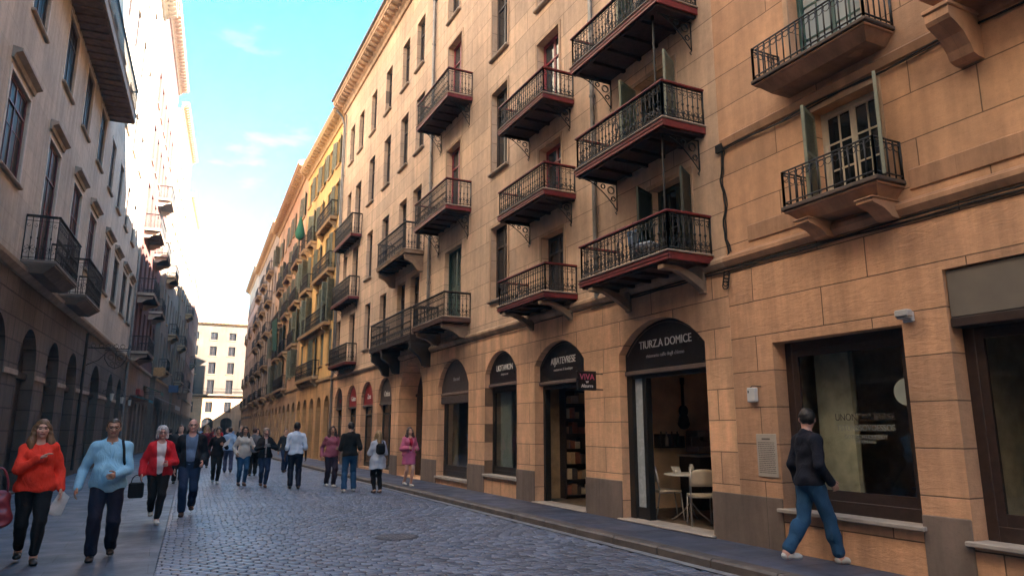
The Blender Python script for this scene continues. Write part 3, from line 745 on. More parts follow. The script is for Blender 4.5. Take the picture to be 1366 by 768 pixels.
# ---- shopfronts
def room(parent, y0, y1, z0, z1, d0, d1, walls=M_int, floor=M_intf, name='room'):
    m = MB(); a, b = -y1, -y0
    m.add([(a, d1, z0), (b, d1, z0), (b, d1, z1), (a, d1, z1)], [(0, 1, 2, 3)])
    m.add([(a, d0, z0), (a, d1, z0), (a, d1, z1), (a, d0, z1)], [(0, 1, 2, 3)]); m.add([(b, d0, z0), (b, d0, z1), (b, d1, z1), (b, d1, z0)], [(0, 1, 2, 3)])
    m.add([(a, d0, z0), (b, d0, z0), (b, d1, z0), (a, d1, z0)], [(0, 1, 2, 3)], 1); m.add([(a, d0, z1), (a, d1, z1), (b, d1, z1), (b, d0, z1)], [(0, 1, 2, 3)])
    # inside face of the facade wall around the opening is closed by the opening's own jambs
    return m.build(name, [walls, floor], parent)
def tymp(y0, y1, zb, top, rise, name, label, cat, board, txts, d=.12, trim=M_signtrim, th=.05, pointed=0, group=None):
    """a sign board filling the head of an arch, with its lettering"""
    o = tag(empty(name, (7.05+d, -(-(y0+y1)/2), zb), R(-90)), label, cat, group)
    w = (y1-y0)/2-.015; sp = top-rise-zb
    P = [(u, z-.012) for u, z in arch_pts(-w, w, sp, top-zb, 16, pointed)]
    m = MB(); m.ext([(-w, 0, .07), (w, 0, .07)]+[(u, 0, z) for u, z in reversed(P)], (0, th, 0)); m.build('board', board, o)
    m = MB(); m.bbox(-w, w, -.03, th, 0, .069, .008)
    m.tube([(u*.94, -.004, .07+(z-.07)*.94) for u, z in P], .008, 4); m.build('trim', trim, o)
    for (t, size, z, sx, mt) in txts: inst('lettering', text_mesh(t, size, mt, .004, 'CENTER', sx), o, (0, -.008, z))
    return o
y0, y1 = SHOPS['E'][:2]
tymp(y0, y1, 2.5, 3.36, .5, 'shop_sign', 'wide black arched sign board with white lettering above the open cafe front', 'sign', M_signblk, [('TIURZ.A DOMICE', .185, .42, .93, M_white), ('ristorante caffe degli chiesse', .085, .26, 1.0, M_dimlet)], .13)
y0, y1 = SHOPS['D'][:2]
tymp(y0, y1, 2.5, 3.36, .45, 'shop_sign', 'black arched sign board with white lettering above the open shop doorway with shelves', 'sign', M_signblk, [('AIJIATEVRESE', .2, .40, .85, M_white), ('restaurant & boutique', .085, .26, 1.0, M_dimlet)], .13)
y0, y1 = SHOPS['S3'][:2]
tymp(y0, y1, 2.6, 3.42, .5, 'shop_sign', 'dark arched sign board with white lettering above the display window with pale curtains', 'sign', M_signblk, [('LIOTAVION', .2, .36, .85, M_white), ('abbigliamento', .07, .25, 1.0, M_dimlet)], .12)
y0, y1 = SHOPS['S4'][:2]
tymp(y0, y1, 2.52, 3.5, .72, 'shop_sign', 'grey brown arched sign board with small faded lettering above the tall glazed shop door', 'sign', M_signgrey, [('Biurand', .15, .38, 1.0, M_dimlet)], .12)
M_sred = plain('red_sign_board', (.28, .022, .022), .45, 0, .15, 5, .05)
M_awn = plain('grey_shop_board', (.10, .085, .08), .6, 0, .15, 5, .05)
for k, board, t, lb in (('S6', M_signgrey, 'Ottica', 'grey rounded sign board in the arch right of the red signs'), ('S7', M_sred, 'Zara', 'red rounded sign board in the arch next to the grey one'),
                         ('S8', M_sred, 'Gelato', 'bright red rounded sign board in the arch between the red and the dark ones'), ('S9', M_signblk, 'Bar', 'dark rounded sign board with red lettering in the arch next to the drainpipe')):
    y0, y1, z0, z1, r = SHOPS[k]
    tymp(y0, y1, 2.45, z1, r, 'shop_sign', lb, 'sign', board, [(t, .28, .3, 1.0, M_white if k != 'S9' else M_sred)], .1, M_awn)
for k in ('S6', 'S7', 'S8', 'S9'):
    y0, y1, z0, z1, r = SHOPS[k]; w = y1-y0
    window(R1, -(y0+y1)/2, z0, w, z1-z0-.02, .27, M_black, M_gl, 2, 0, 1.95, None, None, name='shop_door', t=.07)
    if k in ('S9',): pass
# E cafe front
y0, y1 = SHOPS['E'][:2]
room(R1, 7.4, 11.2, .14, 3.3, .345, 2.95, plain('cafe_plaster', (.70, .50, .33), .8, 0, .25, 2, .1, 30))
m = MB()
m.bbox(-y1+.01, -y1+.16, .14, .30, .14, 2.5, .008); m.bbox(-y1+.42, -y1+.52, .16, .28, .14, 2.5, .006); m.bbox(-y1+.16, -y1+.42, .18, .26, .14, .34, .004); m.bbox(-y1+.01, -y0-.01, .16, .32, 2.44, 2.5, .006)
fr = m.build('door_frame', M_black, R1)
MB().box(-y1+.161, -y1+.419, .21, .225, .341, 2.44).build('pane', plain('frosted_glass', (.42, .47, .5), .25, 0, .06, 3, 0), fr)
MB().bbox(-y1-.05, -y0+.05, -.10, .33, .125, .155, .01).build('doorstep', M_pale, R1)
# D recessed shop with shelf wall
y0, y1 = SHOPS['D'][:2]
room(R1, 11.21, 13.75, .14, 3.3, .345, 2.2, plain('shop_tan_wall', (.36, .24, .13), .8))
MB().bbox(-y1+.01, -y1+.1, .2, .33, .14, 2.5, .006).bbox(-y1+.1, -y0-.01, .2, .33, 2.42, 2.5, .006).build('door_frame', M_black, R1)
MB().bbox(-y1-.03, -y0+.03, -.08, .33, .125, .15, .01).build('doorstep', M_pale, R1)
# S3, S4 glazed displays
for k, nm in (('S3', 'shop_window'), ('S4', 'shop_door')):
    y0, y1, z0, z1, r = SHOPS[k]
    window(R1, -(y0+y1)/2, z0, y1-y0, 2.60-z0 if k == 'S3' else 2.52-z0, .27, M_black, M_gc, 1, 0, None, None, None, name=nm, t=.13 if k == 'S4' else .08)
    room(R1, y0-.3, y1+.4, z0, 3.3, .285, 1.9, M_int if k == 'S4' else plain('shop_grey_wall', (.36, .33, .27), .8), M_intf)
    m = MB(); m.bbox(-y1-.03, -y0+.03, -.06, .2, z0-.06, z0+.006, .01); m.build('sill', M_pale, R1)
y0, y1 = SHOPS['S4'][:2]
MB().bbox(-y1+.02, -y0-.02, .1, .2, 2.3, 2.5, .01).build('transom', M_signgrey, R1)
# P5 deep arched doorway with a timber door
y0, y1 = SHOPS['P5'][:2]
m = MB(); P = arch_pts(-y1+.02, -y0-.02, 2.5, 3.68, 14)
m.ext([(-y1+.02, .62, .13), (-y0-.02, .62, .13)]+[(u, .62, z) for u, z in reversed(P)], (0, .06, 0))
for i in range(4):
    u = -y1+.1+i*(y1-y0-.2)/4; wq = (y1-y0-.2)/4-.06
    for za, zb in ((.3, 1.0), (1.1, 1.9), (2.0, 2.6)): m.bbox(u+.03, u+.03+wq, .585, .619, za, zb, .012)
m.bbox(-y1+.02, -y0-.02, .57, .619, 2.66, 2.76, .01); m.bbox(-(y0+y1)/2-.03, -(y0+y1)/2+.03, .57, .619, .13, 2.655, .01)
dr = m.build('entrance_door', M_wood, R1)
MB().lathe([(.012, 0), (.03, .01), (.035, .03), (.02, .05)], (-(y0+y1)/2+.12, .55, 1.1), 10).build('handle', plain('old_brass', (.35, .24, .09), .4, .8), dr)
# W1 / W0 large shop windows
for k in ('W1', 'W0'):
    y0, y1, z0, z1, r = SHOPS[k]
    top = z1 if k == 'W1' else z1-.52
    window(R1, -(y0+y1)/2, z0, y1-y0, top-z0, .27, M_brown, M_gc, 1, 0, None, None, None, name='shop_window', t=.11)
    m = MB(); m.bbox(-y1-.05, -y0+.05, -.085, .2, z0-.042, z0+.004, .008); m.build('sill', M_pale, R1)
    room(R1, y0-.35, y1+.3, z0-.3, z1, .285, 1.9, M_intd if k == 'W0' else plain('shop_brown_wall', (.50, .36, .23), .8), M_intf)
y0, y1, z0, z1, r = SHOPS['W0']
m = MB(); m.bbox(-y1+.012, -y0-.012, .03, .27, z1-.5, z1-.01, .01); m.build('roller_box', plain('grey_roller_box', (.145, .125, .105), .6, 0, .1, 4, .05), R1)
MB().bbox(-y1+.012, -y0-.012, .02, .27, z1-.6, z1-.502, .01).build('lintel', M_brown, R1)
y0, y1, z0, z1, r = SHOPS['W1']
MB().box(-y1+.1, -y1+.62, .62, .70, .34, 2.69).build('partition', plain('shop_cream_partition', (.74, .62, .44), .8), R1)

# ------------------------------------------------------------------ left-hand cream house
LA = math.atan2(1, .056)
L1 = tag(empty('plastered_house', (-4.4, 0, 0), LA), 'tall grey cream house with hooded windows and dark arched ground floor, nearest on the left', 'building')
M_lw = stone('cream_render', (.50, .435, .345), 1.9, .62, .006, .30, 0, .72, .06, .3)
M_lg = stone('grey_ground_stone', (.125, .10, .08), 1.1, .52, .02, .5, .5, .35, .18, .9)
M_ls = plain('grey_stone_trim', (.30, .245, .19), .8, 0, .25, 4, .4, 30)
M_lred = plain('dull_red_window', (.10, .018, .02), .5, 0, .3, 8, .1)
M_dkdoor = plain('dark_shop_door', (.016, .013, .013), .5, 0, .3, 9, .2)
ops = []
def lop(y0, y1, z0, z1, rise=0, d=.11, pointed=0): ops.append(dict(u0=y0, u1=y1, z0=z0, z1=z1, rise=rise, d=d, pointed=pointed))
M_gll = glass_dark('left_window_glass', (.014, .008, .008), .35, .05)
LARCH = [(14.3, 16.1), (17.5, 19.3), (20.6, 22.45), (23.7, 25.5), (26.8, 28.65), (31.7, 34.2), (36.6, 38.6), (40.2, 42.0)]
for a, b in LARCH: lop(a, b, .06, 4.1, .95, .35)
HOOD = [(12.9, 14.6, 6.95), (16.8, 18.5, 6.95), (20.7, 22.2, 5.48), (24.3, 25.8, 5.48), (27.5, 29.0, 7.0), (31.4, 33.2, 7.0), (34.4, 36.2, 7.0), (37.7, 39.6, 7.0), (40.6, 42.2, 7.0)]
for a, b, z in HOOD: lop(a, b, z, 9.0)
TOPW = [(14.3, 15.6), (17.6, 19.0), (21.2, 22.6), (24.3, 25.6), (27.4, 28.7), (30.4, 31.6), (33.2, 34.4), (36.2, 37.4), (39.2, 40.4)]
for a, b in TOPW: lop(a, b, 10.85, 12.85)
for a, b in TOPW[3:]: lop(a, b, 14.6, 16.6); lop(a, b, 18.4, 20.4); lop(a, b, 22, 23.8)
for a, b in TOPW[:3]: lop(a, b, 13.5, 15.9)
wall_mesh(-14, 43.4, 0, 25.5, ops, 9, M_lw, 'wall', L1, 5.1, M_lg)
m = MB()
for z in (5.1,): m.ext([(-14, -.001, z), (-14, -.06, z+.02), (-14, -.16, z+.12), (-14, -.18, z+.2), (-14, -.06, z+.25), (-14, -.001, z+.28)], (57.4, 0, 0))
m.build('string_course', M_ls, L1)
m = MB(); m.ext([(-14, -.001, 2.86), (-14, -.03, 2.88), (-14, -.03, 2.98), (-14, -.001, 3.0)], (14+14.28, 0, 0))
m.build('impost_band', M_ls, L1)
for (a, b), (c, d) in zip(LARCH, LARCH[1:]): MB().bbox(b+.02, c-.02, -.035, -.001, 2.86, 2.99, .008).build('impost_band', M_ls, L1)
cornice(L1, -14, 43.5, 25.5, .8, M_ls, .6, .5)
def hood(u, z, w, parent):
    m = MB(); m.ext([(-w/2-.14, -.001, 0), (-w/2-.14, -.05, 0), (-w/2-.14, -.07, .1), (-w/2-.14, -.19, .16), (-w/2-.14, -.19, .22), (-w/2-.14, -.001, .26)], (w+.28, 0, 0))
    return m.mesh('hood', M_ls)
def lwin(a, b, z0, z1, fm, gm, hooded=True, sill=True, nm='window'):
    w, h = b-a, z1-z0
    o = window(L1, (a+b)/2, z0, w, h, .11, fm, gm, 2, 1, h*.74, M_ls if sill else None, cached('lsur', lambda: plain('cream_surround', (.56, .49, .41), .8, 0, .15, 5, .2)), name=nm)
    if hooded: inst('hood', cached(('hood', round(w, 2)), lambda: hood(0, 0, w, None)), o, (0, -.05, h+.2))
    return o
for i, (a, b, z) in enumerate(HOOD): lwin(a, b, z, 9.0, M_lred if i < 6 else M_wood, M_gll, True, z > 6, 'window' if z > 6 else 'balcony_door')
for a, b in TOPW: lwin(a, b, 10.85, 12.85, M_wood, M_gll, False)
for a, b in TOPW[3:]:
    for z0, z1 in ((14.6, 16.6), (18.4, 20.4), (22, 23.8)): lwin(a, b, z0, z1, M_wood, M_gll, False, z0 < 15)
for a, b in TOPW[:3]: lwin(a, b, 13.5, 15.9, M_wood, M_gl, False, False, 'balcony_door')
for i, (a, b) in enumerate(LARCH):
    w = b-a; P = [(u, z) for u, z in arch_pts(-w/2+.01, w/2-.01, 3.15-.06, 4.03-.0, 14)]
    m = MB(); m.ext([(-w/2+.01, .0, .0), (w/2-.01, .0, .0)]+[(u, .0, z) for u, z in reversed(P)], (0, .05, 0))
    m.bbox(-w/2+.01, w/2-.01, -.12, -.001, 2.78, 2.95, .01); m.bbox(-.04, .04, -.03, -.001, 0, 2.77, .008)
    for sx in (-1, 1):
        for za, zb in ((.15, .95), (1.05, 2.65)): m.bbox(sx*w*.26-w*.18, sx*w*.26+w*.18, -.02, -.001, za, zb, .01)
    d = m.build('shop_door', M_dkdoor, L1, ((a+b)/2, .29, .07))
    m = MB()
    for k in range(5):
        t = math.pi*(k+1)/6; m.tube([(0, -.03, 2.98), (w*.46*math.cos(t), -.03, 2.98+.95*math.sin(t))], .012, 4)
    m.build('grille', M_iron, d)
M_lbs = plain('dark_balcony_stone', (.17, .135, .105), .8, 0, .25, 4, .4, 30)
LB = (M_lbs, M_lbs, M_lbs, M_iron, M_iron, M_ls)
balcony(L1, 19.5, 22.5, 5.22, .72, 1.05, 'scroll', LB, 'stone', .3, (), sp=.13)
balcony(L1, 24.1, 27.0, 5.22, .72, 1.05, 'scroll', LB, 'stone', .3, (), sp=.13)
o = balcony(L1, 9.0, 29.3, 13.1, .85, .95, 'plain', (M_ls, plain('brown_soffit', (.20, .13, .085), .8, 0, .3, 5, .3), M_ls, M_iron, M_iron, M_ls), 'wood', .35, (), sp=.13)
pipe(L1, [(43.2, -.08, .3), (43.2, -.08, 25.3)], .06, M_zinc)
pipe(L1, [(17.15, -.05, 3.0), (17.15, -.05, 5.0)], .03, plain('white_conduit', (.6, .58, .55), .5), 'conduit')
pipe(L1, [(29.6, -.06, .2), (29.6, -.06, 5.0)], .05, M_iron)

# ------------------------------------------------------------------ generic houses further along the street
def far_house(name, label, P0, P1, H, wall, gf, trim, floors, cols, ww, fm, shut=None, bal=None, balmats=None, zg=3.9, D=8, garch=.5, corn=.5, seed=1, gl=M_gl, attic=0, pitch=None, gcols=None, roofm=None, baltype='iron', closedp=.3):
    """P0->P1 runs with the house on its left side; floors: (z0, z1); bal: list of (floor, u0, u1)"""
    rn = random.Random(seed)
    P0, P1 = Vector(P0), Vector(P1); L = (P1-P0).length
    o = tag(empty(name, (P0.x, P0.y, 0), math.atan2(P1.y-P0.y, P1.x-P0.x)), label, 'building')
    ops = []; us = [L*(i+.5)/cols for i in range(cols)]
    balf = bal or []
    def hasb(f, u): return any(b[0] == f and b[1] < u < b[2] for b in balf)
    for fi, (z0, z1) in enumerate(floors):
        for u in us: ops.append(dict(u0=u-ww/2, u1=u+ww/2, z0=(z0-.45 if hasb(fi, u) else z0), z1=z1, d=.18, k=fi, u=u))
    n = gcols or cols; gops = []
    for i in range(n):
        u = L*(i+.5)/n; w = min(L/n*.62, 2.2)
        gops.append(dict(u0=u-w/2, u1=u+w/2, z0=.13, z1=3.2, rise=garch if garch else 0, d=.3))
    wall_mesh(0, L, 0, H, ops+gops, D, wall, 'wall', o, zg, gf)
    for q in ops:
        w, h = q['u1']-q['u0'], q['z1']-q['z0']; nm = 'balcony_door' if hasb(q['k'], q['u']) else 'window'
        if shut and rn.random() < closedp: closed_shutters(o, q['u'], q['z0'], w, h, .12, shut, None if nm != 'window' else trim)
        else:
            x = window(o, q['u'], q['z0'], w, h, .18, fm, gl, 2, 1, None, trim if nm == 'window' else None, None, name=nm)
            if shut: add_shutters(x, w, h-.04, shut, rn.choice((120, 165, 170, 150)), .145)
    for q in gops:
        w, h = q['u1']-q['u0'], q['z1']-q['z0']
        window(o, (q['u0']+q['u1'])/2, q['z0'], w, h-.01, .28, M_wood, M_gl, 2, 0, 2.2, None, None, name='shop_door', t=.07)
    m = MB(); m.ext([(0, -.001, zg), (0, -.09, zg+.05), (0, -.11, zg+.18), (0, -.001, zg+.22)], (L, 0, 0)); m.build('string_course', trim, o)
    if corn: cornice(o, -.05, L+.05, H, corn, trim, .55, .5)
    if pitch:
        m = MB(); z = H+.551 if corn else H+.002; e = corn or 0
        m.ext([(0, -e, z), (0, -e, z+.08), (0, D*.5, z+pitch), (0, D, z+.08), (0, D, z)], (L, 0, 0)); m.build('roof', roofm or M_roof, o)
    for b in balf:
        f, u0, u1 = b[:3]; z0 = floors[f][0]-.45
        balcony(o, u0, u1, z0-.16, b[3] if len(b) > 3 else .36, .8, 'scroll' if baltype == 'iron' else 'plain', balmats, 'wood' if baltype != 'stone' else 'stone', .15, (.08, .92) if baltype != 'none' else (), 'corbel', .35, sp=.16, bw=.12)
    return o
M_yel = stone('yellow_render', (.78, .48, .18), 4, 3, .002, .35, 0, .8, .04, .2)
M_yelg = stone('yellow_ground_stone', (.66, .38, .17), 1.5, .5, .006, .4, .2, .6, .08, .4)
M_yt = plain('pale_yellow_trim', (.48, .31, .16), .8, 0, .2, 4, .3, 30)
M_gsh = plain('faded_green_shutter', (.16, .17, .125), .6, 0, .25, 8, .1)
FB = (M_yt, M_conc, M_sill, M_iron, M_iron, M_yt)
FL = [(4.75, 6.4), (7.25, 8.9), (9.9, 11.5), (12.55, 14.0), (14.9, 16.4)]
far_house('yellow_house', 'golden yellow house with green shutters and shallow stone balconies beside the ochre ashlar house', (7.05, 43.6, 0), (7.05, 33.85, 0), 16.95, M_yel, M_yelg, M_yt, FL, 5, .85, M_wood, M_gsh,
          [(0, 1.2, 6.4), (1, 1.3, 8.8), (2, 1.0, 3.4), (2, 4.8, 9.2), (3, .5, 1.8), (3, 2.5, 3.9), (3, 5.4, 9.2)], FB, seed=4, gcols=5, closedp=.25, corn=.6, pitch=1.0)
RX = lambda y: 7.05+max(0, y-45)*.04
M_or = stone('orange_render', (.68, .44, .26), 4, 3, .002, .45, 0, .8, .05, .25)
M_org = stone('tan_ground_stone', (.56, .36, .2), 1.5, .5, .006, .4, .2, .6, .08, .4)
far_house('orange_house', 'weathered orange house with iron balconies, a green cloth hung over one of them', (RX(61), 61, 0), (7.05, 43.7, 0), 17.6, M_or, M_org, M_yt, FL, 7, .95, M_wood, M_gsh,
          [(0, .6, 4.2), (0, 6, 12), (1, 3.5, 6.4), (1, 8.5, 11.4), (1, 13.4, 16.4), (2, 1, 6.5), (2, 8.5, 11.4), (2, 13.2, 16.6), (3, 3.5, 6.4), (3, 8.5, 11.4), (3, 13.4, 16.4)], FB, seed=5, gcols=7, pitch=1.6, corn=.7)
M_gr = stone('grey_brown_render', (.45, .34, .26), 4, 3, .002, .45, 0, .8, .05, .25)
FL2 = [(4.75, 6.6), (7.5, 9.4), (10.4, 12.2), (13.2, 14.9), (15.9, 17.4)]
gh = far_house('grey_house', 'grey brown house with stacked dark iron galleries between the orange and the pale houses', (RX(83), 83, 0), (RX(61.1), 61.1, 0), 18.6, M_gr, M_org, M_yt, FL2, 8, 1.1, M_wood, None,
          [(f, u, u+3.6, .45) for f in range(5) for u in (2.0, 8.6, 15.2)], (M_yt, M_conc, M_sill, M_greyiron, M_greyiron, M_yt), seed=6, gcols=8, pitch=1.4, corn=.6)
M_pal = stone('pale_peach_render', (.68, .47, .31), 4, 3, .002, .35, 0, .8, .05, .25)
far_house('peach_house', 'pale peach house, last on the right before the white house closing the street', (RX(100), 100, 0), (RX(83.1), 83.1, 0), 19.4, M_pal, M_org, M_yt, FL2, 9, 1.0, M_wood, None,
          [(f, u, u+3.2, .3) for f in (0, 1, 3) for u in (1.0, 8.2, 15.6)], FB, seed=8, gcols=9, pitch=1.4, corn=.6)
# left row
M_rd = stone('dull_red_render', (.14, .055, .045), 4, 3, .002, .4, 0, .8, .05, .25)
M_rg = stone('brown_ground_stone', (.26, .19, .14), 1.5, .5, .006, .4, .2, .6, .08, .4)
M_rt = plain('red_sand_trim', (.40, .30, .22), .8, 0, .25, 4, .3, 30)
LXF = lambda y: -1.8+.105*(y-43.5)
FL3 = [(6.3, 8.6), (9.6, 11.9), (13.4, 15.6), (17.0, 19.2), (20.6, 22.6)]
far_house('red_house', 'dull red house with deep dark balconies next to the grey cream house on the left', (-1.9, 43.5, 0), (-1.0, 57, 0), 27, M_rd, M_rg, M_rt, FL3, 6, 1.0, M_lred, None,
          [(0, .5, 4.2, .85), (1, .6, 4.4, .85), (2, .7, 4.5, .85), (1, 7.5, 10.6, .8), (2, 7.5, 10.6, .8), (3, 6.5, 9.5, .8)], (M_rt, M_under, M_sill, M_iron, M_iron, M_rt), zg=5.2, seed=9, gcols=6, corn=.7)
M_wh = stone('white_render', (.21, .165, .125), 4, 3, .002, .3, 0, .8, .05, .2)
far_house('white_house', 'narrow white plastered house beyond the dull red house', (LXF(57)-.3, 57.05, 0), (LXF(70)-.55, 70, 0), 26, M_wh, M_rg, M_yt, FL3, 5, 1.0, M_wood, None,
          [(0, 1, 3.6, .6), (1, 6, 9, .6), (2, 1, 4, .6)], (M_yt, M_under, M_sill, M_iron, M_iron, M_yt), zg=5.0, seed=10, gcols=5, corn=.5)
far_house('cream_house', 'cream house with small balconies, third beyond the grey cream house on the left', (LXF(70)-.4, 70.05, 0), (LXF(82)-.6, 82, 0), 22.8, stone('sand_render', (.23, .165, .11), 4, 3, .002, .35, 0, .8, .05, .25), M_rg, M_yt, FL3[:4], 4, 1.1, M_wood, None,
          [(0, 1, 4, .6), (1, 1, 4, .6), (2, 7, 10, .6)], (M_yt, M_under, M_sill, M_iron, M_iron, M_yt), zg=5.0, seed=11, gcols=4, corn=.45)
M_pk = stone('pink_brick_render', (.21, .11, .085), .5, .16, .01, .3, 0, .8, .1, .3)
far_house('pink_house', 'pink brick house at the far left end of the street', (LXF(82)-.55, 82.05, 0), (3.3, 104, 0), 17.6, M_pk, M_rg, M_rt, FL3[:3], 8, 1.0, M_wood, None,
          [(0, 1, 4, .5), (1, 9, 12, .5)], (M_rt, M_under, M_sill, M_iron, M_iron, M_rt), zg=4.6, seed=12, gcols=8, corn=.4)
# house closing the street
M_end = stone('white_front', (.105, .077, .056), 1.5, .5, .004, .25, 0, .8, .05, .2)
M_endg = stone('peach_ground', (.52, .33, .19), 1.5, .5, .006, .3, 0, .6, .08, .3)
M_sl = plain('pale_mansard', (.085, .06, .045), .8, 0, .2, 3, .3, 12)
eh = far_house('corner_house', 'pale white fronted house closing the far end of the street', (-3, 110, 0), (17, 110, 0), 16.3, M_end, M_endg, M_yt, [(3.9, 5.4), (6.9, 8.5), (9.3, 11.0), (11.9, 13.3), (14.2, 15.3)], 8, .95, M_wood, None,
          [(1, 1, 19, .5)], (M_yt, M_conc, M_sill, M_iron, M_iron, M_yt), zg=5.9, seed=14, gcols=8, corn=.5, D=10, baltype='iron')
m = MB(); m.ext([(-.2, -.3, 16.86), (-.2, 1.4, 18.9), (-.2, 8.5, 19.1), (-.2, 10, 16.86)], (20.4, 0, 0)); m.build('roof', M_sl, eh)
MB().box(20.01, 24, -10, 10, 0, 10.5).build('shade_wing', M_endg, eh)  # unseen block added to shade the lower floors of this front


# unseen house added behind the viewpoint to keep skylight off the near facade
far_house('shade_house', 'unseen brown plastered house added behind the viewpoint to shade the near street', (14, -20.5, 0), (-9, -20.5, 0), 16.5, M_rg, M_rg, M_yt, FL3[:3], 8, 1.0, M_wood, None, [], None, zg=5.0, seed=15, gcols=7, corn=.6)

# ------------------------------------------------------------------ props
def W1R(y, d, z): return (7.05+d, y, z)          # a point at street position y, depth d behind the right-hand wall face
# wall box, notice, security light, hanging sign
o = tag(empty('wall_box', (7.05, 7.09, 1.95), R(-90)), 'small white plastic box fixed to the wall above the notice', 'wall box')
m = MB(); m.bbox(-.075, .075, -.07, -.003, 0, .19, .012); m.build('case', plain('white_plastic', (.55, .55, .56), .4, 0, .06, 5, .03), o)
m = MB(); m.box(-.05, -.03, -.0725, -.0695, .12, .15); m.build('badge', M_greyiron, o)
m = MB(); m.tube([(-.05, -.02, .19), (0, -.03, .215), (.09, -.012, .205), (.13, -.006, .2)], .006, 5); m.build('cable', M_cable, o)
o = tag(empty('notice', (7.05, 6.93, 1.0), R(-90)), 'grey notice sheet with rows of small print on the wall under the white box', 'notice')
MB().bbox(-.17, .17, -.016, -.003, 0, .54, .004).build('board', plain('notice_paper', (.40, .35, .30), .7, 0, .08, 6, .05), o)
m = MB(); rn = random.Random(5)
for i in range(17):
    x = -.14; z = .425-i*.0235
    while x < .13:
        w = min(rn.uniform(.015, .05), .14-x); m.box(x, x+w, -.0178, -.0155, z, z+.009); x += w+.007
m.box(-.07, .07, -.0178, -.0155, .465, .485)
m.build('print', plain('notice_ink', (.12, .10, .095), .8, 0, .1, 6, 0), o)['kind'] = 'stuff'
o = tag(empty('security_lamp', (7.05, 4.80, 2.76), R(-90)), 'small white security lamp on the wall above the corner of the large shop window', 'lamp')
m = MB(); m.bbox(-.06, .06, -.05, -.003, -.05, .06, .01); m.build('base', MATS['white_plastic'], o)
m = MB(); m.bbox(-.075, .075, -.15, -.052, .0, .075, .012); m.bbox(-.065, .065, -.13, -.055, -.02, -.001, .006); m.build('head', plain('grey_plastic', (.38, .38, .38), .4, 0, .1, 5, .03), o)
o = tag(empty('hanging_sign', (7.05, 10.72, 2.27), R(-90)), 'small black square sign with pink emblem sticking out between the two open shop fronts', 'sign')
m = MB(); m.bbox(-.035, .035, -.55, -.16, 0, .34, .008); m.build('board', M_signblk, o)
m = MB(); m.tube([(0, -.003, .02), (0, -.56, .02)], .011, 6); m.tube([(0, -.003, .30), (0, -.17, .30)], .011, 6); m.build('bracket', M_iron, o)
M_pink = plain('pink_lettering', (.55, .10, .20), .5, 0, .05, 5, 0)
for (t, sz, z, mt, dx) in (('VIVA', .15, .185, M_pink, 0), ('w', .09, .125, M_white, 0), ('Alzurra', .085, .05, M_white, 0)):
    for sgn in (-1, 1):
        l = inst('lettering', text_mesh(t, sz, mt, .003, 'CENTER', .95), o, (.037*sgn, -.355, z), R(90)*sgn)
# cafe furniture
M_chair = plain('cream_enamel', (.55, .47, .36), .4, 0, .1, 7, .05)
M_tube = plain('grey_steel_tube', (.35, .34, .33), .35, .7, .1, 9, .03)
def chair(loc, rz, label):
    o = tag(empty('cafe_chair', loc, rz), label, 'chair', 'chairs at the cafe table')
    # sitter faces -y
    m = MB(); P = []
    for i in range(16):
        a = 2*math.pi*i/16; c, s_ = math.cos(a), math.sin(a); e = lambda v: math.copysign(abs(v)**.6, v)
        P.append((.205*e(c), .2*e(s_)))
    m.ext([(x, y, .445+.012*(abs(x)/.2)**2) for x, y in P], (0, 0, .022)); m.build('seat', M_chair, o)
    m = MB(); n = 9
    vs = []; fs = []
    for j in range(6):
        for i in range(n):
            t = -1+2*i/(n-1); wz = .195*(1-.30*max(0, (j-2)/3)**2); z = .60+.26*j/5-.02*(abs(t)**3)*(j == 5)
            vs.append((wz*t, .185+.035*(1-t*t)+.06*j/5, z))
    for j in range(5):
        for i in range(n-1): fs.append((j*n+i, j*n+i+1, (j+1)*n+i+1, (j+1)*n+i))
    k = len(vs); vs2 = vs+[(x, y+.014, z) for x, y, z in vs]; fs2 = fs+[tuple(q+k for q in reversed(f)) for f in fs]
    rim = [i for i in range(n)]+[j*n+n-1 for j in range(1, 6)]+[5*n+i for i in range(n-2, -1, -1)]+[j*n for j in range(4, 0, -1)]
    for a, b in zip(rim, rim[1:]+rim[:1]): fs2.append((b, a, a+k, b+k))
    m.add(vs2, fs2); m.build('backrest', M_chair, o, smooth=True)
    for sx in (-1, 1):
        MB().tube([(sx*.175, -.16, .44), (sx*.185, -.2, .02), (sx*.185, -.2, 0)], [.0125, .0115, .0125], 8).build('leg', M_tube, o, smooth=True)
        MB().tube([(sx*.18, .26, .86), (sx*.185, .225, .62), (sx*.185, .19, .45), (sx*.195, .27, .0)], .0125, 8).build('leg', M_tube, o, smooth=True)
    m = MB(); m.tube([(-.175, -.16, .437), (.175, -.16, .437)], .011, 6); m.tube([(-.185, .19, .437), (.185, .19, .437)], .011, 6)
    for sx in (-1, 1): m.tube([(sx*.176, -.16, .437), (sx*.185, .19, .437)], .011, 6)
    m.build('seat_frame', M_tube, o)
    return o
chair((7.68, 9.80, .14), R(68), 'cream cafe chair on the left of the round table, facing it sideways')
chair((7.62, 8.93, .14), R(150), 'cream cafe chair right of the round table with its rounded back to the street')
o = tag(empty('cafe_table', (7.9, 9.5, .14)), 'round white topped cafe table on a splayed pedestal inside the open front', 'table')
MB().lathe([(.0, .715), (.40, .715), (.42, .722), (.42, .735), (.41, .742), (.0, .742)], n=36).build('tabletop', plain('white_tabletop', (.62, .58, .54), .35, 0, .05, 4, 0), o)
m = MB(); m.tube([(0, 0, .12), (0, 0, .71)], .022, 10); m.build('column', M_tube, o)
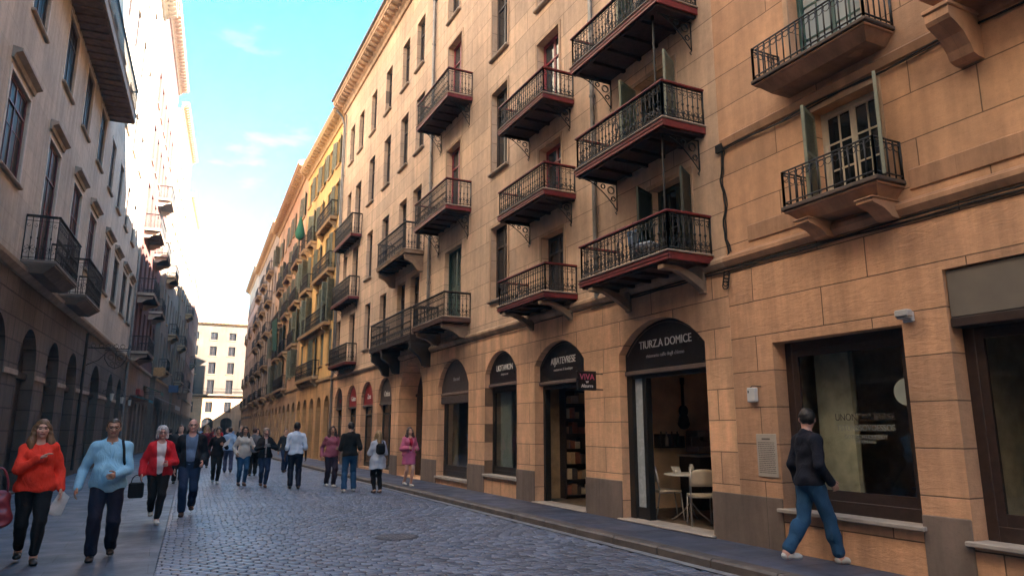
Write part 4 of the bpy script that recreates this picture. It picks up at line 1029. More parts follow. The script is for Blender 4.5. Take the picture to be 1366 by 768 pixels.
for i in range(4):
    a = R(35+90*i); MB().tube([(0, 0, .3), (.14*math.cos(a), .14*math.sin(a), .13), (.3*math.cos(a), .3*math.sin(a), .012), (.33*math.cos(a), .33*math.sin(a), .012)], .011, 6).build('leg', M_tube, o)
zt = .14+.743
def thing1(nm, label, cat, loc, mb, mat, **k): return tag(mb.build(nm, mat, None, loc, smooth=k.get('smooth', False)), label, cat, k.get('group'))
M_chn = plain('white_china', (.6, .58, .55), .25, 0, .05, 5, 0)
thing1('cup', 'white coffee cup on the left of the cafe table top', 'cup', (7.75, 9.65, zt), MB().lathe([(.022, 0), (.03, .012), (.04, .06), (.037, .06), (.026, .015)], n=14), M_chn, smooth=True)
m = MB(); [m.ext([(-.06+.05*i, -.05, .0), (.0+.05*i, -.05, .0), (.02+.05*i, .02, .09), (-.05+.05*i, .03, .10)], (.004, .02, .004)) for i in range(3)]
thing1('napkins', 'folded paper napkins standing on the cafe table', 'napkins', (7.82, 9.78, zt), m, M_chn)
thing1('glass_jar', 'clear glass jar in the middle of the cafe table', 'jar', (7.9, 9.45, zt), MB().lathe([(.035, 0), (.045, .02), (.045, .1), (.03, .13), (.032, .15), (.027, .15), (.026, .13), (.04, .1), (.04, .02), (0, .012)], n=16), plain('jar_glass', (.42, .42, .4), .1, 0, .05, 4, 0), smooth=True)
thing1('saucer', 'small saucer at the right edge of the cafe table', 'saucer', (8.05, 9.3, zt), MB().lathe([(.0, 0), (.04, .0), (.075, .014), (.072, .018), (.03, .006), (0, .006)], n=18), M_chn, smooth=True)
# cafe back wall: shelf with bottles, counter, hanging ornament
o = tag(empty('wall_shelf', (8.78, 11.195, 1.25), 0), 'dark wooden wall shelf with bottles on the cafe wall', 'shelf')
MB().bbox(-.3, .3, -.18, -.003, .0, .03, .005).bbox(-.3, .3, -.03, -.0035, .031, .26, .005).bbox(-.3, -.27, -.18, -.031, .031, .22, .004).bbox(.27, .3, -.18, -.031, .031, .22, .004).build('board', M_wood, o)
for i, c in enumerate(((.05, .02, .02), (.35, .30, .25), (.10, .035, .02), (.03, .05, .03))):
    x = -.2+.13*i
    thing1('bottle', ['dark bottle at the left end of the cafe shelf', 'pale bottle on the cafe shelf beside the dark one', 'amber bottle third along the cafe shelf', 'green bottle at the right end of the cafe shelf'][i], 'bottle', (8.78+x, 11.195-.1, 1.281), MB().lathe([(.034, 0), (.036, .01), (.036, .15), (.014, .2), (.013, .27), (.016, .275), (.0, .275)], n=12), plain('bottle_%s' % ['dark', 'pale', 'amber', 'green'][i], c, .15, 0, .05, 4, 0), smooth=True, group='bottles on the cafe shelf')
o = tag(empty('counter', (9.45, 10.85, .14), 0), 'dark cafe counter with a pale top at the back of the room', 'counter')
MB().bbox(-.42, .42, -.3, .3, 0, .95, .01).build('body', M_wood, o); MB().bbox(-.45, .45, -.34, .32, .951, .99, .008).build('worktop', M_chair, o)
o = tag(empty('coffee_machine', (9.45, 10.9, 1.131), 0), 'grey coffee machine standing on the cafe counter', 'coffee machine')
MB().bbox(-.3, .3, -.18, .18, .04, .14, .01).bbox(-.3, .3, 0, .18, .141, .32, .01).bbox(-.3, .3, -.2, .18, .321, .44, .02).build('body', M_tube, o)
for x in (-.14, .14): MB().tube([(x, -.1, .32), (x, -.1, .27), (x, -.1, .26), (x, -.22, .25)], [.035, .035, .012, .014], 8).build('spout', M_black, o)
m = MB(); m.lathe([(.0, -.02), (.13, -.02), (.16, .0), (.13, .02), (.0, .02)], n=20); m.tube([(.02, 0, .02), (.02, 0, .35)], .02, 6)
vs = [(x, z, y) for x, y, z in m.v]; m.v = [(x, y2, z2) for x, y2, z2 in vs]
m = MB()
m.ext([(.14*math.cos(t)*(1 if math.sin(t) < 0 else .8), -.06, .14*math.sin(t)*1.1) for t in [2*math.pi*i/20 for i in range(20)]], (0, .05, 0)); m.ext([(.1*math.cos(t), -.06, .2+.11*math.sin(t)) for t in [2*math.pi*i/20 for i in range(20)]], (0, .045, 0)); m.box(-.025, .025, -.05, -.02, .3, .72); m.box(-.04, .04, -.055, -.015, .72, .85)
thing1('guitar', 'dark guitar hung on the cafe wall above the counter', 'guitar', (9.2, 11.198, 1.75), m, M_wood)
# shop with the shelf wall
o = tag(empty('shelf_unit', (8.5, 13.74, .15), 0), 'tall shelf unit packed with brown boxes inside the open shop doorway', 'shelves')
m = MB(); m.box(-.62, .62, -.02, -.003, 0, 2.75)
for i in range(9): m.box(-.62, .62, -.26, -.021, .05+i*.32, .075+i*.32)
m.build('shelf', M_wood, o)
for sx in (-.63, .6): MB().box(sx, sx+.03, -.26, -.003, 0, 2.75).build('side_panel', M_wood, o)
gcol = [plain('box_tan', (.34, .21, .11), .7), plain('box_brown', (.14, .075, .045), .7), plain('box_cream', (.42, .33, .22), .7), plain('box_rust', (.22, .07, .04), .7), plain('box_dark', (.04, .03, .028), .7)]
rn = random.Random(11); lab = {'box_tan': 'tan', 'box_brown': 'brown', 'box_cream': 'cream', 'box_rust': 'rust', 'box_dark': 'dark'}
kk = 0; dimw = ('narrow', 'wide')
for i in range(8):
    x = -.6
    while x < .56:
        w = rn.uniform(.07, .19); w = min(w, .6-x-.005); h = rn.uniform(.12, .25); mt = rn.choice(gcol)
        if w > .04:
            b = MB().bbox(0, w, -.2, 0, 0, h, .006).build('box', mt, None, (8.5+x, 13.74-.03, .15+.0752+i*.32), 0)
            tag(b, '%s box standing on a shelf of the open shop' % lab[mt.name], 'box', 'boxes on the shop shelves'); kk += 1
        x += w+.012
# window displays
M_curt = fabric('pale_curtain', (.42, .42, .36), .8, .1, .5)
def curtain(loc, w, h, label, mat, rz=-90):
    m = MB(); n = 28; vs = []; fs = []
    for k in range(2):
        for j in range(5):
            for i in range(n):
                x = w*(i/(n-1)-.5); vs.append((x*(1-.05*(j == 2)), .03*math.sin(i*1.35)+.012*math.sin(i*3.1+j)+k*.012, h*j/4))
    for k in range(2):
        for j in range(4):
            for i in range(n-1):
                f = (k*5*n+j*n+i, k*5*n+j*n+i+1, k*5*n+(j+1)*n+i+1, k*5*n+(j+1)*n+i); fs.append(f if k == 0 else f[::-1])
    m.add(vs, fs); o = m.build('curtain', mat, None, loc, R(rz), True); return tag(o, label, 'curtain')
curtain((7.45, 15.55, .58), .7, 2.2, 'pale grey green curtain hanging on the left inside the display window', M_curt)
curtain((7.5, 14.72, .58), .4, 2.0, 'dark curtain hanging at the right inside the display window', fabric('dark_curtain', (.06, .05, .045)))
curtain((7.5, 18.95, .33), .5, 2.1, 'tan curtain inside the tall glazed shop door', fabric('tan_curtain', (.30, .2, .11)))
def mannequin(loc, label, mat, rz=90):
    o = tag(empty('mannequin', loc, R(rz)), label, 'mannequin', 'mannequins in the shop displays')
    m = MB(); m.lathe([(.0, .0), (.16, .0), (.16, .015), (.02, .03), (.016, .7), (.0, .7)], n=16); m.build('stand', M_tube, o)
    m = MB(); m.lathe([(.0, .68), (.2, .7), (.19, .85), (.14, 1.02), (.17, 1.25), (.19, 1.36), (.12, 1.44), (.045, 1.48), (.042, 1.56), (0, 1.56)], n=18)
    m.v = [(x, y*.65, z) for x, y, z in m.v]; m.build('dress', mat, o, smooth=True)
mannequin((7.6, 17.9, .33), 'mannequin in a black dress behind the tall glazed shop door', fabric('black_dress', (.015, .014, .016)))
mannequin((7.62, 15.05, .56), 'mannequin in a pale dress at the right of the curtained display window', fabric('pale_dress', (.45, .42, .36)))
# large shop window: lettering on the glass, paper lantern disc, stand
wl = tag(empty('window_lettering', (7.292, 5.66, 1.55), R(-90)), 'three lines of pale lettering stuck on the large shop window pane', 'lettering')
for t, sz, z, mt in (('UNONTEVUSSASE', .115, .15, 'a'), ('TSTUNSSOVOESSOS', .10, .03, 'b'), ('DOTUNOTUOUESSOT', .065, -.06, 'b'), ('MESOMUUISS', .05, -.11, 'b')):
    inst('lettering', text_mesh(t, sz, plain('dim_glass_lettering', (.12, .09, .07), .6) if mt == 'a' else plain('pale_glass_lettering', (.40, .36, .32), .6), .002, 'CENTER', .85), wl, (0, 0, z))
def disc(r, loc, label, col):
    m = MB(); P = [(r*math.cos(2*math.pi*i/40), 0, r*math.sin(2*math.pi*i/40)) for i in range(40)]; m.ext(P, (0, .006, 0))
    return tag(m.build('round_sticker', col, None, loc, R(-90)), label, 'sticker')
disc(.145, (7.288, 5.10, 2.0), 'large pale round sticker high at the right of the shop window', plain('pale_sticker', (.46, .47, .43), .6, 0, .08, 5))
disc(.075, (7.288, 6.36, 1.42), 'small pale round sticker low on the left of the shop window', MATS['pale_sticker'])
o = tag(empty('easel', (8.2, 5.55, .34), R(-100)), 'slim grey folding easel standing inside the large shop window', 'easel')
for sx in (-1, 1): MB().tube([(sx*.22, -.1, 0), (sx*.06, .05, 1.25)], .014, 6).build('leg', M_tube, o)
MB().tube([(0, .4, 0), (0, .06, 1.2)], .014, 6).build('leg', M_tube, o); MB().bbox(-.2, .2, -.09, -.05, .55, .58, .004).build('tray', M_tube, o)
MB().bbox(-.5, .5, -.25, .25, 0, .42, .01).build('display_plinth', plain('display_cream', (.36, .29, .19), .7), None, (8.35, 6.1, .34), R(-90)); bpy.data.objects['display_plinth'].rotation_euler.z = R(-90)
tag(bpy.data.objects['display_plinth'], 'low cream display plinth on the floor of the large shop window', 'plinth')
# manhole cover, wall lanterns, hanging bracket signs and awnings on the left
o = tag(empty('manhole_cover', (3.32, 10.75, .008)), 'round iron manhole cover set into the cobbles', 'manhole')
MB().lathe([(0, .0), (.33, .0), (.33, .006), (0, .006)], n=32).build('rim', M_greyiron, o); m = MB()
m.lathe([(0, .0065), (.29, .0065), (.29, .01), (0, .01)], n=32)
for i in range(9): m.box(-.24+.06*i-.012, -.24+.06*i+.012, -.16, .16, .01, .014)
m.build('lid', plain('rusty_iron', (.10, .095, .11), .55, .1, .3, 9, .3), o)
def LW(y, out, z): return (-4.4+.056*y+out, y-.056*out, z)
M_lampg = plain('lantern_glass', (.5, .47, .4), .2, 0, .05, 5, 0)
for y, lb in ((35.5, 'nearest of the small wall lanterns by the dark arches on the left'), (39.4, 'middle wall lantern between two dark arches on the left'), (43.0, 'farthest wall lantern on the left, beside the drainpipe')):
    o = tag(empty('wall_lantern', LW(y, 0, 3.1), LA), lb, 'lantern', 'wall lanterns on the left')
    MB().tube([(0, -.002, .1), (0, -.2, .22), (0, -.36, .16), (0, -.36, .06)], .012, 6).bbox(-.05, .05, -.02, -.002, 0, .2, .006).build('bracket', M_iron, o)
    MB().lathe([(.06, -.3), (.1, 0), (.09, .0), (.05, -.29)], (0, -.36, .02), 6).build('glass', M_lampg, o)
    MB().lathe([(.115, 0), (.05, .08), (.012, .12), (0, .12)], (0, -.36, .022), 6).build('cap', M_iron, o)
o = tag(empty('iron_bracket_sign', LW(30.2, 0, 3.6), LA), 'ornate wrought iron bracket sign with an openwork shield on the left wall', 'sign')
m = MB(); m.tube([(0, -.003, .95), (0, -1.35, .95)], .018, 6); m.tube([(0, -.003, .3), (0, -.4, .5), (0, -.75, .93)], .014, 6)
for i in range(5):
    scroll(m, (0, -.2-.24*i, 1.02), (0, 1), .1, .01, 2.2, 1 if i % 2 else -1, 12)
m.tube([(0, -1.35, .95), (0, -1.42, 1.02), (0, -1.38, 1.08)], .014, 6); m.build('bracket', M_iron, o, smooth=True)
m = MB(); c = (0, -.95); 
m.tube([(0, -.58, .88), (0, -1.32, .88), (0, -1.30, .55), (0, -1.16, .32), (0, -.95, .2), (0, -.74, .32), (0, -.6, .55)], .016, 6, closed=True)
for s_ in (-1, 1):
    scroll(m, (0, -.95+s_*.17, .6), (0, 1), .13, .01, 2.2, s_, 12); scroll(m, (0, -.95+s_*.09, .38), (0, 1), .08, .009, 2.0, -s_, 10)
m.tube([(0, -.95, .22), (0, -.95, .86)], .01, 5); m.build('shield', M_iron, o, smooth=True)
def awning(loc, rz, w, dep, label, mat, drop=.45, val=.2):
    o = tag(empty('awning', loc, rz), label, 'awning')
    m = MB(); n = 8
    for i in range(n):
        a, b = -w/2+w*i/n, -w/2+w*(i+1)/n
        m.ext([(a, -.01, 0), (a, -dep, -drop), (a, -dep, -drop-val), (a, -dep+.012, -drop-val), (a, -dep+.012, -drop-.012), (a, -.01, -.02)], (b-a, 0, 0))
    m.build('canvas', mat, o)
    for x in (-w/2+.05, w/2-.05): MB().tube([(x, -.005, -drop*1.1), (x, -dep+.03, -drop-.02)], .012, 6).build('arm', M_iron, o)
aL = math.atan2(1, .0667); aW = math.atan2(1, .083)
def LX2(y, out=0): return (-1.9+.0667*(y-43.5)+out-.005, y)
awning(LX2(47)+(3.5,), aL, 2.6, 1.0, 'teal shop awning with a red edge box on the left beside the lanterns', fabric('teal_canvas', (.03, .22, .25)), .25, .14)
o = tag(empty('shop_sign', LX2(49.8)+(3.55,), aL), 'long dark red sign box above the teal awning on the left', 'sign')
MB().bbox(-1.4, 1.4, -.22, -.003, .08, .42, .02).build('board', plain('dark_red_box', (.25, .02, .025), .5), o)
awning((-.66+.0853*3-.005, 60, 3.9), aW, 5, 1.4, 'long pale grey shop awning on the left in front of the white plastered house', fabric('grey_canvas', (.45, .45, .44)), .6, .3)
awning(LX2(53.5)+(4.4,), aL, 2.4, 1.1, 'dull green shop awning on the left under the dull red house balconies', fabric('green_canvas', (.10, .22, .16)), .4, .2)
for y, z, lb, c in ((56.3, 5.3, 'ochre blade sign hung out high on the left past the red house', (.45, .2, .05)), (66, 4.6, 'dark blue blade sign hung out on the left beyond the pale awning', (.04, .06, .12)), (75, 4.4, 'brown blade sign farthest along the left side', (.2, .1, .06))):
    o = tag(empty('blade_sign', (LX2(y)[0] if y < 57 else LXF(y)-.5, y, z), aL), lb, 'sign')
    MB().bbox(-.04, .04, -.95, -.2, 0, .6, .02).build('board', plain('blade_%d' % y, c, .5), o); MB().tube([(0, -.003, .5), (0, -.25, .5)], .02, 6).build('bracket', M_iron, o)
# green cloth over a balcony of the orange house, folded green parasol on the yellow house
m = MB(); n = 16; vs = []; fs = []
for k in range(2):
    for j in range(7):
        for i in range(n):
            vs.append((2.6*(i/(n-1)-.5)*(1-.05*j), -.70+.14*(j/6)**1.4*(1 if j else 0)-.03*math.sin(i*1.7)-k*.012-(.0 if j else .03), 2.2*(1-j/6)))
for k in range(2):
    for j in range(6):
        for i in range(n-1):
            f = (k*7*n+j*n+i, k*7*n+j*n+i+1, k*7*n+(j+1)*n+i+1, k*7*n+(j+1)*n+i); fs.append(f)
m.add(vs, fs); tag(m.build('green_cloth', fabric('green_cloth_fabric', (.04, .11, .08), .8, .2), None, (RX(52)-.02, 52, 7.0), R(-90), True), 'green cloth sheet hung over the iron balcony of the orange house', 'cloth')
o = tag(empty('folded_parasol', (6.62, 43.15, 12.15), 0), 'folded green parasol standing on a high balcony of the yellow house', 'parasol')
MB().tube([(0, 0, 0), (0, 0, 2.3)], .025, 8).build('pole', M_iron, o)
MB().lathe([(.05, .75), (.25, .9), (.3, 1.15), (.18, 1.7), (.05, 2.2), (0, 2.3)], n=12).build('canopy', fabric('parasol_green', (.035, .13, .08)), o, smooth=True)
# things on the lowest big balcony
o = tag(empty('balcony_chair', (6.62, 8.75, 4.10), R(20)), 'grey chair with a folded cloth on the lowest big red balcony', 'chair')
MB().bbox(-.17, .17, -.17, .17, .26, .30, .01).build('seat', M_tube, o); MB().bbox(-.17, .17, .14, .17, .31, .58, .01).build('backrest', M_tube, o)
for sx in (-.15, .15):
    for sy in (-.15, .15): MB().tube([(sx, sy, 0), (sx, sy, .26)], .012, 6).build('leg', M_tube, o)
MB().bbox(-.15, .15, -.19, .1, .301, .36, .02).build('cloth', fabric('grey_cloth', (.35, .37, .4)), o)

# ------------------------------------------------------------------ people: bodies grown as one blended surface (signed distance, surface nets)
V3 = np.array
class Field:
    def __init__(s, k=.03): s.p = []; s.k = k; s.cuts = []
    def cone(s, a, b, ra, rb, k=None): s.p.append(('c', V3(a, float), V3(b, float), ra, rb, k)); return s
    def ell(s, c, r, k=None, rot=None): s.p.append(('e', V3(c, float), V3(r, float), rot, None, k)); return s
    def bounds(s):
        lo = V3([9., 9, 9]); hi = -lo
        for q in s.p:
            if q[0] == 'c':
                r = max(q[3], q[4]); lo = np.minimum(lo, np.minimum(q[1], q[2])-r); hi = np.maximum(hi, np.maximum(q[1], q[2])+r)
            else: lo = np.minimum(lo, q[1]-q[2].max()*.0-q[2]); hi = np.maximum(hi, q[1]+q[2])
        return lo, hi
    def grid(s, X, Y, Z):
        D = np.full((len(X), len(Y), len(Z)), .15)
        for q in s.p:
            k = q[5] or s.k; mg = .13
            if q[0] == 'c':
                r = max(q[3], q[4]); lo = np.minimum(q[1], q[2])-r-mg; hi = np.maximum(q[1], q[2])+r+mg
            else: lo = q[1]-q[2]-mg; hi = q[1]+q[2]+mg
            sl = tuple(slice(np.searchsorted(A, l), np.searchsorted(A, h)) for A, l, h in zip((X, Y, Z), lo, hi))
            x = X[sl[0]][:, None, None]; y = Y[sl[1]][None, :, None]; z = Z[sl[2]][None, None, :]
            if x.size == 0 or y.size == 0 or z.size == 0: continue
            if q[0] == 'c':
                a, b = q[1], q[2]; d = b-a; L2 = max(d@d, 1e-9)
                t = np.clip(((x-a[0])*d[0]+(y-a[1])*d[1]+(z-a[2])*d[2])/L2, 0, 1)
                v = np.sqrt((x-a[0]-t*d[0])**2+(y-a[1]-t*d[1])**2+(z-a[2]-t*d[2])**2)-(q[3]+(q[4]-q[3])*t)
            else:
                c, r = q[1], q[2]
                k0 = np.sqrt(((x-c[0])/r[0])**2+((y-c[1])/r[1])**2+((z-c[2])/r[2])**2)
                k1 = np.sqrt(((x-c[0])/r[0]**2)**2+((y-c[1])/r[1]**2)**2+((z-c[2])/r[2]**2)**2)
                v = k0*(k0-1)/np.maximum(k1, 1e-6)
            o = D[sl]; h = np.maximum(k-np.abs(o-v), 0)/k
            D[sl] = np.minimum(o, v)-h*h*k*.25
        return D

def surface_nets(D, X, Y, Z):
    s = D < 0; nx, ny, nz = D.shape
    G = [X, Y, Z]
    c = np.zeros((nx-1, ny-1, nz-1), int)
    for i in (0, 1):
        for j in (0, 1):
            for k in (0, 1): c += s[i:nx-1+i, j:ny-1+j, k:nz-1+k]
    act = (c > 0) & (c < 8); idx = -np.ones(act.shape, int); ids = np.argwhere(act); idx[act] = np.arange(len(ids))
    pos = np.zeros((len(ids), 3)); cnt = np.zeros(len(ids))
    cor = [(i, j, k) for i in (0, 1) for j in (0, 1) for k in (0, 1)]
    for a in cor:
        for ax in range(3):
            if a[ax]: continue
            b = list(a); b[ax] = 1; b = tuple(b)
            da = D[ids[:, 0]+a[0], ids[:, 1]+a[1], ids[:, 2]+a[2]]; db = D[ids[:, 0]+b[0], ids[:, 1]+b[1], ids[:, 2]+b[2]]
            m = (da < 0) != (db < 0); t = np.where(m, da/np.where(m, da-db, 1), 0)
            pa = np.stack([G[q][ids[:, q]+a[q]] for q in range(3)], 1); pb = np.stack([G[q][ids[:, q]+b[q]] for q in range(3)], 1)
            pos += np.where(m[:, None], pa+(pb-pa)*t[:, None], 0); cnt += m
    pos /= np.maximum(cnt, 1)[:, None]
    fs = []
    for ax in range(3):
        u, v = (ax+1) % 3, (ax+2) % 3
        A = [slice(None)]*3; B = [slice(None)]*3; A[ax] = slice(0, -1); B[ax] = slice(1, None)
        ch = s[tuple(A)] != s[tuple(B)]; e = np.argwhere(ch)
        e = e[(e[:, u] > 0) & (e[:, v] > 0) & (e[:, u] < D.shape[u]-1) & (e[:, v] < D.shape[v]-1)]
        if not len(e): continue
        def I(du, dv):
            q = e.copy(); q[:, u] -= du; q[:, v] -= dv; return idx[q[:, 0], q[:, 1], q[:, 2]]
        f = np.stack([I(1, 1), I(0, 1), I(0, 0), I(1, 0)], 1)
        inside = s[e[:, 0], e[:, 1], e[:, 2]]
        f[~inside] = f[~inside][:, ::-1]; fs.append(f)
    f = np.concatenate(fs); return pos, f[(f >= 0).all(1)]

def axis(lo, hi, h): return np.arange(lo-2.5*h, hi+3.5*h, h)
def mk_mesh(name, P, F, mats, mi=None):
    me = bpy.data.meshes.new(name); me.from_pydata(P.tolist(), [], F.tolist())
    for m in (mats if isinstance(mats, (list, tuple)) else [mats]): me.materials.append(m)
    if mi is not None: me.polygons.foreach_set('material_index', mi)
    me.polygons.foreach_set('use_smooth', [True]*len(F)); me.update(); return me

SKINS = {}
def skin_mat(n, c):
    if n not in SKINS:
        t = NT('skin_'+n); v = t.coords()
        t.col(t.mix(t.rng(t.noise(v, 14, 3), .3, .7, 0, 1), sc(c, .88), (c[0]*1.1, c[1]*1.05, c[2]*1.03))); t.rough(.55)
        t.b.inputs['Subsurface Weight'].default_value = .08; t.b.inputs['Subsurface Radius'].default_value = (.01, .004, .002)
        SKINS[n] = t.m
    return SKINS[n]
def hair_mat(n, c):
    k = 'hair_'+n
    if k in MATS: return MATS[k]
    t = NT(k); v = t.coords(False, (1, 1, .12))
    t.col(t.mix(t.rng(t.noise(v, 55, 3), .3, .7, 0, 1), sc(c, .55), sc(c, 1.45))); t.rough(.5); t.bump(t.noise(v, 90, 3), .6, .01)
    MATS[k] = t.m; return t.m

def ik(a, t, l1, l2, pole):
    a, t, pole = V3(a, float), V3(t, float), V3(pole, float); d = t-a; L = np.linalg.norm(d); Lm = (l1+l2)*.999
    if L > Lm: t = a+d*Lm/L; d = t-a; L = Lm
    n = d/L; x = (l1*l1-l2*l2+L*L)/(2*L); hh = math.sqrt(max(l1*l1-x*x, 0)); p = pole-n*(pole@n); p /= max(np.linalg.norm(p), 1e-6)
    return a+n*x+p*hh, t

M_lip = plain('lip', (.30, .09, .08), .5, 0, .05, 5, 0); M_eye = plain('eye_dark', (.03, .022, .018), .6, 0, .1, 5, 0); M_brow = plain('brow', (.20, .115, .075), .8, 0, .1, 5, 0)
M_shoe = plain('dark_leather', (.02, .014, .012), .45, 0, .2, 9, .1); M_wshoe = plain('white_trainer', (.55, .53, .5), .6, 0, .12, 9, .1); M_bshoe = plain('brown_leather', (.07, .03, .018), .5, 0, .2, 9, .1)
M_sun = plain('sunglass', (.01, .01, .011), .55, 0, .1, 5, 0)

def person(name, label, loc, rz, H=1.7, sex='m', g=1.0, belly=0., feet=None, hands=None, poles=None, twist=0, top=None, top2=None, legs=None, shoe=None, hair=None, skin='light', h=.012, glasses=None,
           sleeve=1.0, hem=None, skirt=None, coat=None, lean=0., head_turn=0., open_front=0., bare_legs=False, group=None, bag=None, sit=False, crowd=False, pelvis=None):
    """local frame: faces -y, z up, x = the person's own left. feet/hands: (x, y, z) of left and right in metres"""
    k = H/1.75; o = tag(empty(name, loc, rz), label, 'person', group)
    fem = sex == 'f'
    fl, fr = feet or ((.09, -.16, 0), (-.09, .18, .02))
    pz = pelvis or .915*k
    pel = V3([0, 0, pz]); ch = pel+V3([0, -lean*.3*k, .40*k]); nk = ch+V3([0, -lean*.12*k, .125*k]); hd = nk+V3([0, -.012*k-lean*.05, .155*k])
    sw = (.172 if not fem else .148)*k*g**.35; hw = .088*k
    S_ = [nk+V3([sx*sw, 0.005, -.078*k]) for sx in (1, -1)]
    HP = [pel+V3([sx*hw, 0, -.02*k]) for sx in (1, -1)]
    ank = [V3([f[0], f[1]+.035*k, f[2]+.085*k]) for f in (fl, fr)]
    kn = []
    for i in (0, 1):
        a, t = ik(HP[i], ank[i], .43*k, .425*k, (.05*(1, -1)[i], -1, 0)); kn.append(a); ank[i] = t
    hd_t = hands or ((.235*k, -.12, .86*k), (-.235*k, .08, .85*k))
    el = []; wr = []
    pl = poles or ((.12, 1, -.1), (-.12, 1, -.1))
    for i in (0, 1):
        a, t = ik(S_[i], hd_t[i], .30*k, .255*k, pl[i]); el.append(a); wr.append(t)
    # ---------------- body
    def torso(F, e, e2=None):
        e2 = e if e2 is None else e2
        F.ell(pel+V3([0, .008, -.01*k]), V3([.165*g*(1.06 if fem else 1), .115*g, .125])*k+e2)
        F.ell(pel+V3([0, -.012-belly*.45, .13*k]), V3([.142*g*(.93 if fem else 1)+belly*.4, .108*g+belly*.75, .16])*k+(e+e2)/2)
        F.ell(ch+V3([0, 0, -.06*k]), V3([.158*g*(.92 if fem else 1), .108*g, .19])*k+e)
        if fem:
            for sx in (-1, 1): F.ell(ch+V3([sx*.068*k, -.082*k*g, -.045*k]), V3([.066, .06, .066])*k*g**.5+e)
        F.cone(S_[0]+V3([-.03, 0, 0]), S_[1]+V3([.03, 0, 0]), .050*k*g**.5+e, .050*k*g**.5+e)
        for i in (0, 1): F.cone(S_[i]+V3([(-.03, .03)[i], 0, .004]), nk+V3([0, .01*k, .0]), .046*k+e*.8, .05*k+e*.5, .05*k)
        F.cone(ch+V3([0, .03*k, .05*k]), nk+V3([0, .012*k, -.012*k]), .085*k+e, .05*k+e*.6)
    def arms(F, e, frac=1.0, ex=0):
        for i in (0, 1):
            F.cone(S_[i], el[i], (.053 if not fem else .046)*k*g**.6+e, .041*k*g**.5+e)
            if frac > .5:
                t = min(1, (frac-.5)*2); w = el[i]+(wr[i]-el[i])*t
                F.cone(el[i], w, .041*k*g**.5+e, (.041-.013*t)*k+e+ex)
    def thighs(F, e, frac=1.0, flare=0):
        for i in (0, 1):
            F.cone(HP[i], kn[i], (.088 if not fem else .092)*k*g**.8+e, .057*k*g**.4+e)
            if frac > .5:
                t = min(1, (frac-.5)*2); w = kn[i]+(ank[i]-kn[i])*t
                F.cone(kn[i], w, .057*k*g**.4+e, .040*k+e+flare*t)
                if frac > .9: F.ell(kn[i]*.66+ank[i]*.34+V3([0, .018*k, 0]), V3([.052, .056, .12])*k*g**.3+e)
    B = Field(.035*k)
    torso(B, -.008); arms(B, -.004); thighs(B, -.006)
    B.cone(nk+V3([0, .012*k, -.03]), hd+V3([0, .012*k, -.06*k]), .056*k*(1 if not fem else .85), .05*k*(1 if not fem else .85))
    tz = math.cos(head_turn), math.sin(head_turn)
    def hp(x, y, z): return hd+V3([x*tz[0]-y*tz[1], x*tz[1]+y*tz[0], z])*k
    ct = abs(tz[0]);
    B.ell(hp(0, .008, .03), V3([.074*ct+.092*(1-ct), .092*ct+.074*(1-ct), .098])*k); B.ell(hp(0, -.024, -.045), V3([.057, .062, .066])*k*(.95 if fem else 1.03))
    if not crowd:
        B.cone(hp(0, -.083, .015), hp(0, -.103, -.022), .010*k, .0165*k, .012)
        B.ell(hp(0, -.08, .035), V3([.05, .014, .012])*k, .02); B.ell(hp(0, -.072, -.083), V3([.024, .018, .016])*k, .02)
        B.ell(hp(.026, -.076, -.052), V3([.014, .008, .006])*k, .008); B.ell(hp(-.026, -.076, -.052), V3([.014, .008, .006])*k, .008); B.ell(hp(0, -.083, -.053), V3([.018, .009, .008])*k, .01)
        for sx in (-1, 1): B.ell(hp(sx*.078, .012, .0), V3([.012, .022, .033])*k, .012); B.ell(hp(sx*.04, -.07, -.012), V3([.026, .02, .024])*k, .02)
    # feet
    for i, f in enumerate((fl, fr)):
        a = ank[i]; B.cone(a, a+V3([0, .02*k, -.04*k]), .036*k, .036*k); B.cone(a+V3([0, -.01, -.05*k]), V3([f[0]*1.06, a[1]-.14*k, f[2]+.03]), .036*k, .028*k)
    lo, hi = B.bounds(); hh = max(h*.75, .009); zs = axis(lo[2], hd[2]-.13*k, max(h, .012)); zh = np.arange(zs[-1]+hh*.6, hi[2]+.05, hh*.55 if not crowd else h)
    X, Y, Z = axis(lo[0], hi[0], hh), axis(lo[1], hi[1], hh), np.concatenate([zs, zh])
    P, F = surface_nets(B.grid(X, Y, Z), X, Y, Z)
    mi = np.zeros(len(F), int)
    if not crowd:
        C = (P[F].mean(1)-hd)/k; q = np.stack([C[:, 0]*tz[0]+C[:, 1]*tz[1], -C[:, 0]*tz[1]+C[:, 1]*tz[0], C[:, 2]], 1)
        front = q[:, 1] < -.045
        mi[front & (abs(q[:, 2]+.053) < .0085) & (abs(q[:, 0]) < .027)] = 1
        mi[front & (abs(q[:, 2]-.012) < .009) & (abs(abs(q[:, 0])-.033) < .0145)] = 2
        mi[front & (abs(q[:, 2]-.036-.1*(.033-abs(abs(q[:, 0])-.0)).clip(-.02, .02)*0) < .006) & (abs(abs(q[:, 0])-.034) < .021)] = 3
    # hands: palm, four unequal bent fingers and a thumb, joined into the body mesh at the wrist
    mb = MB()
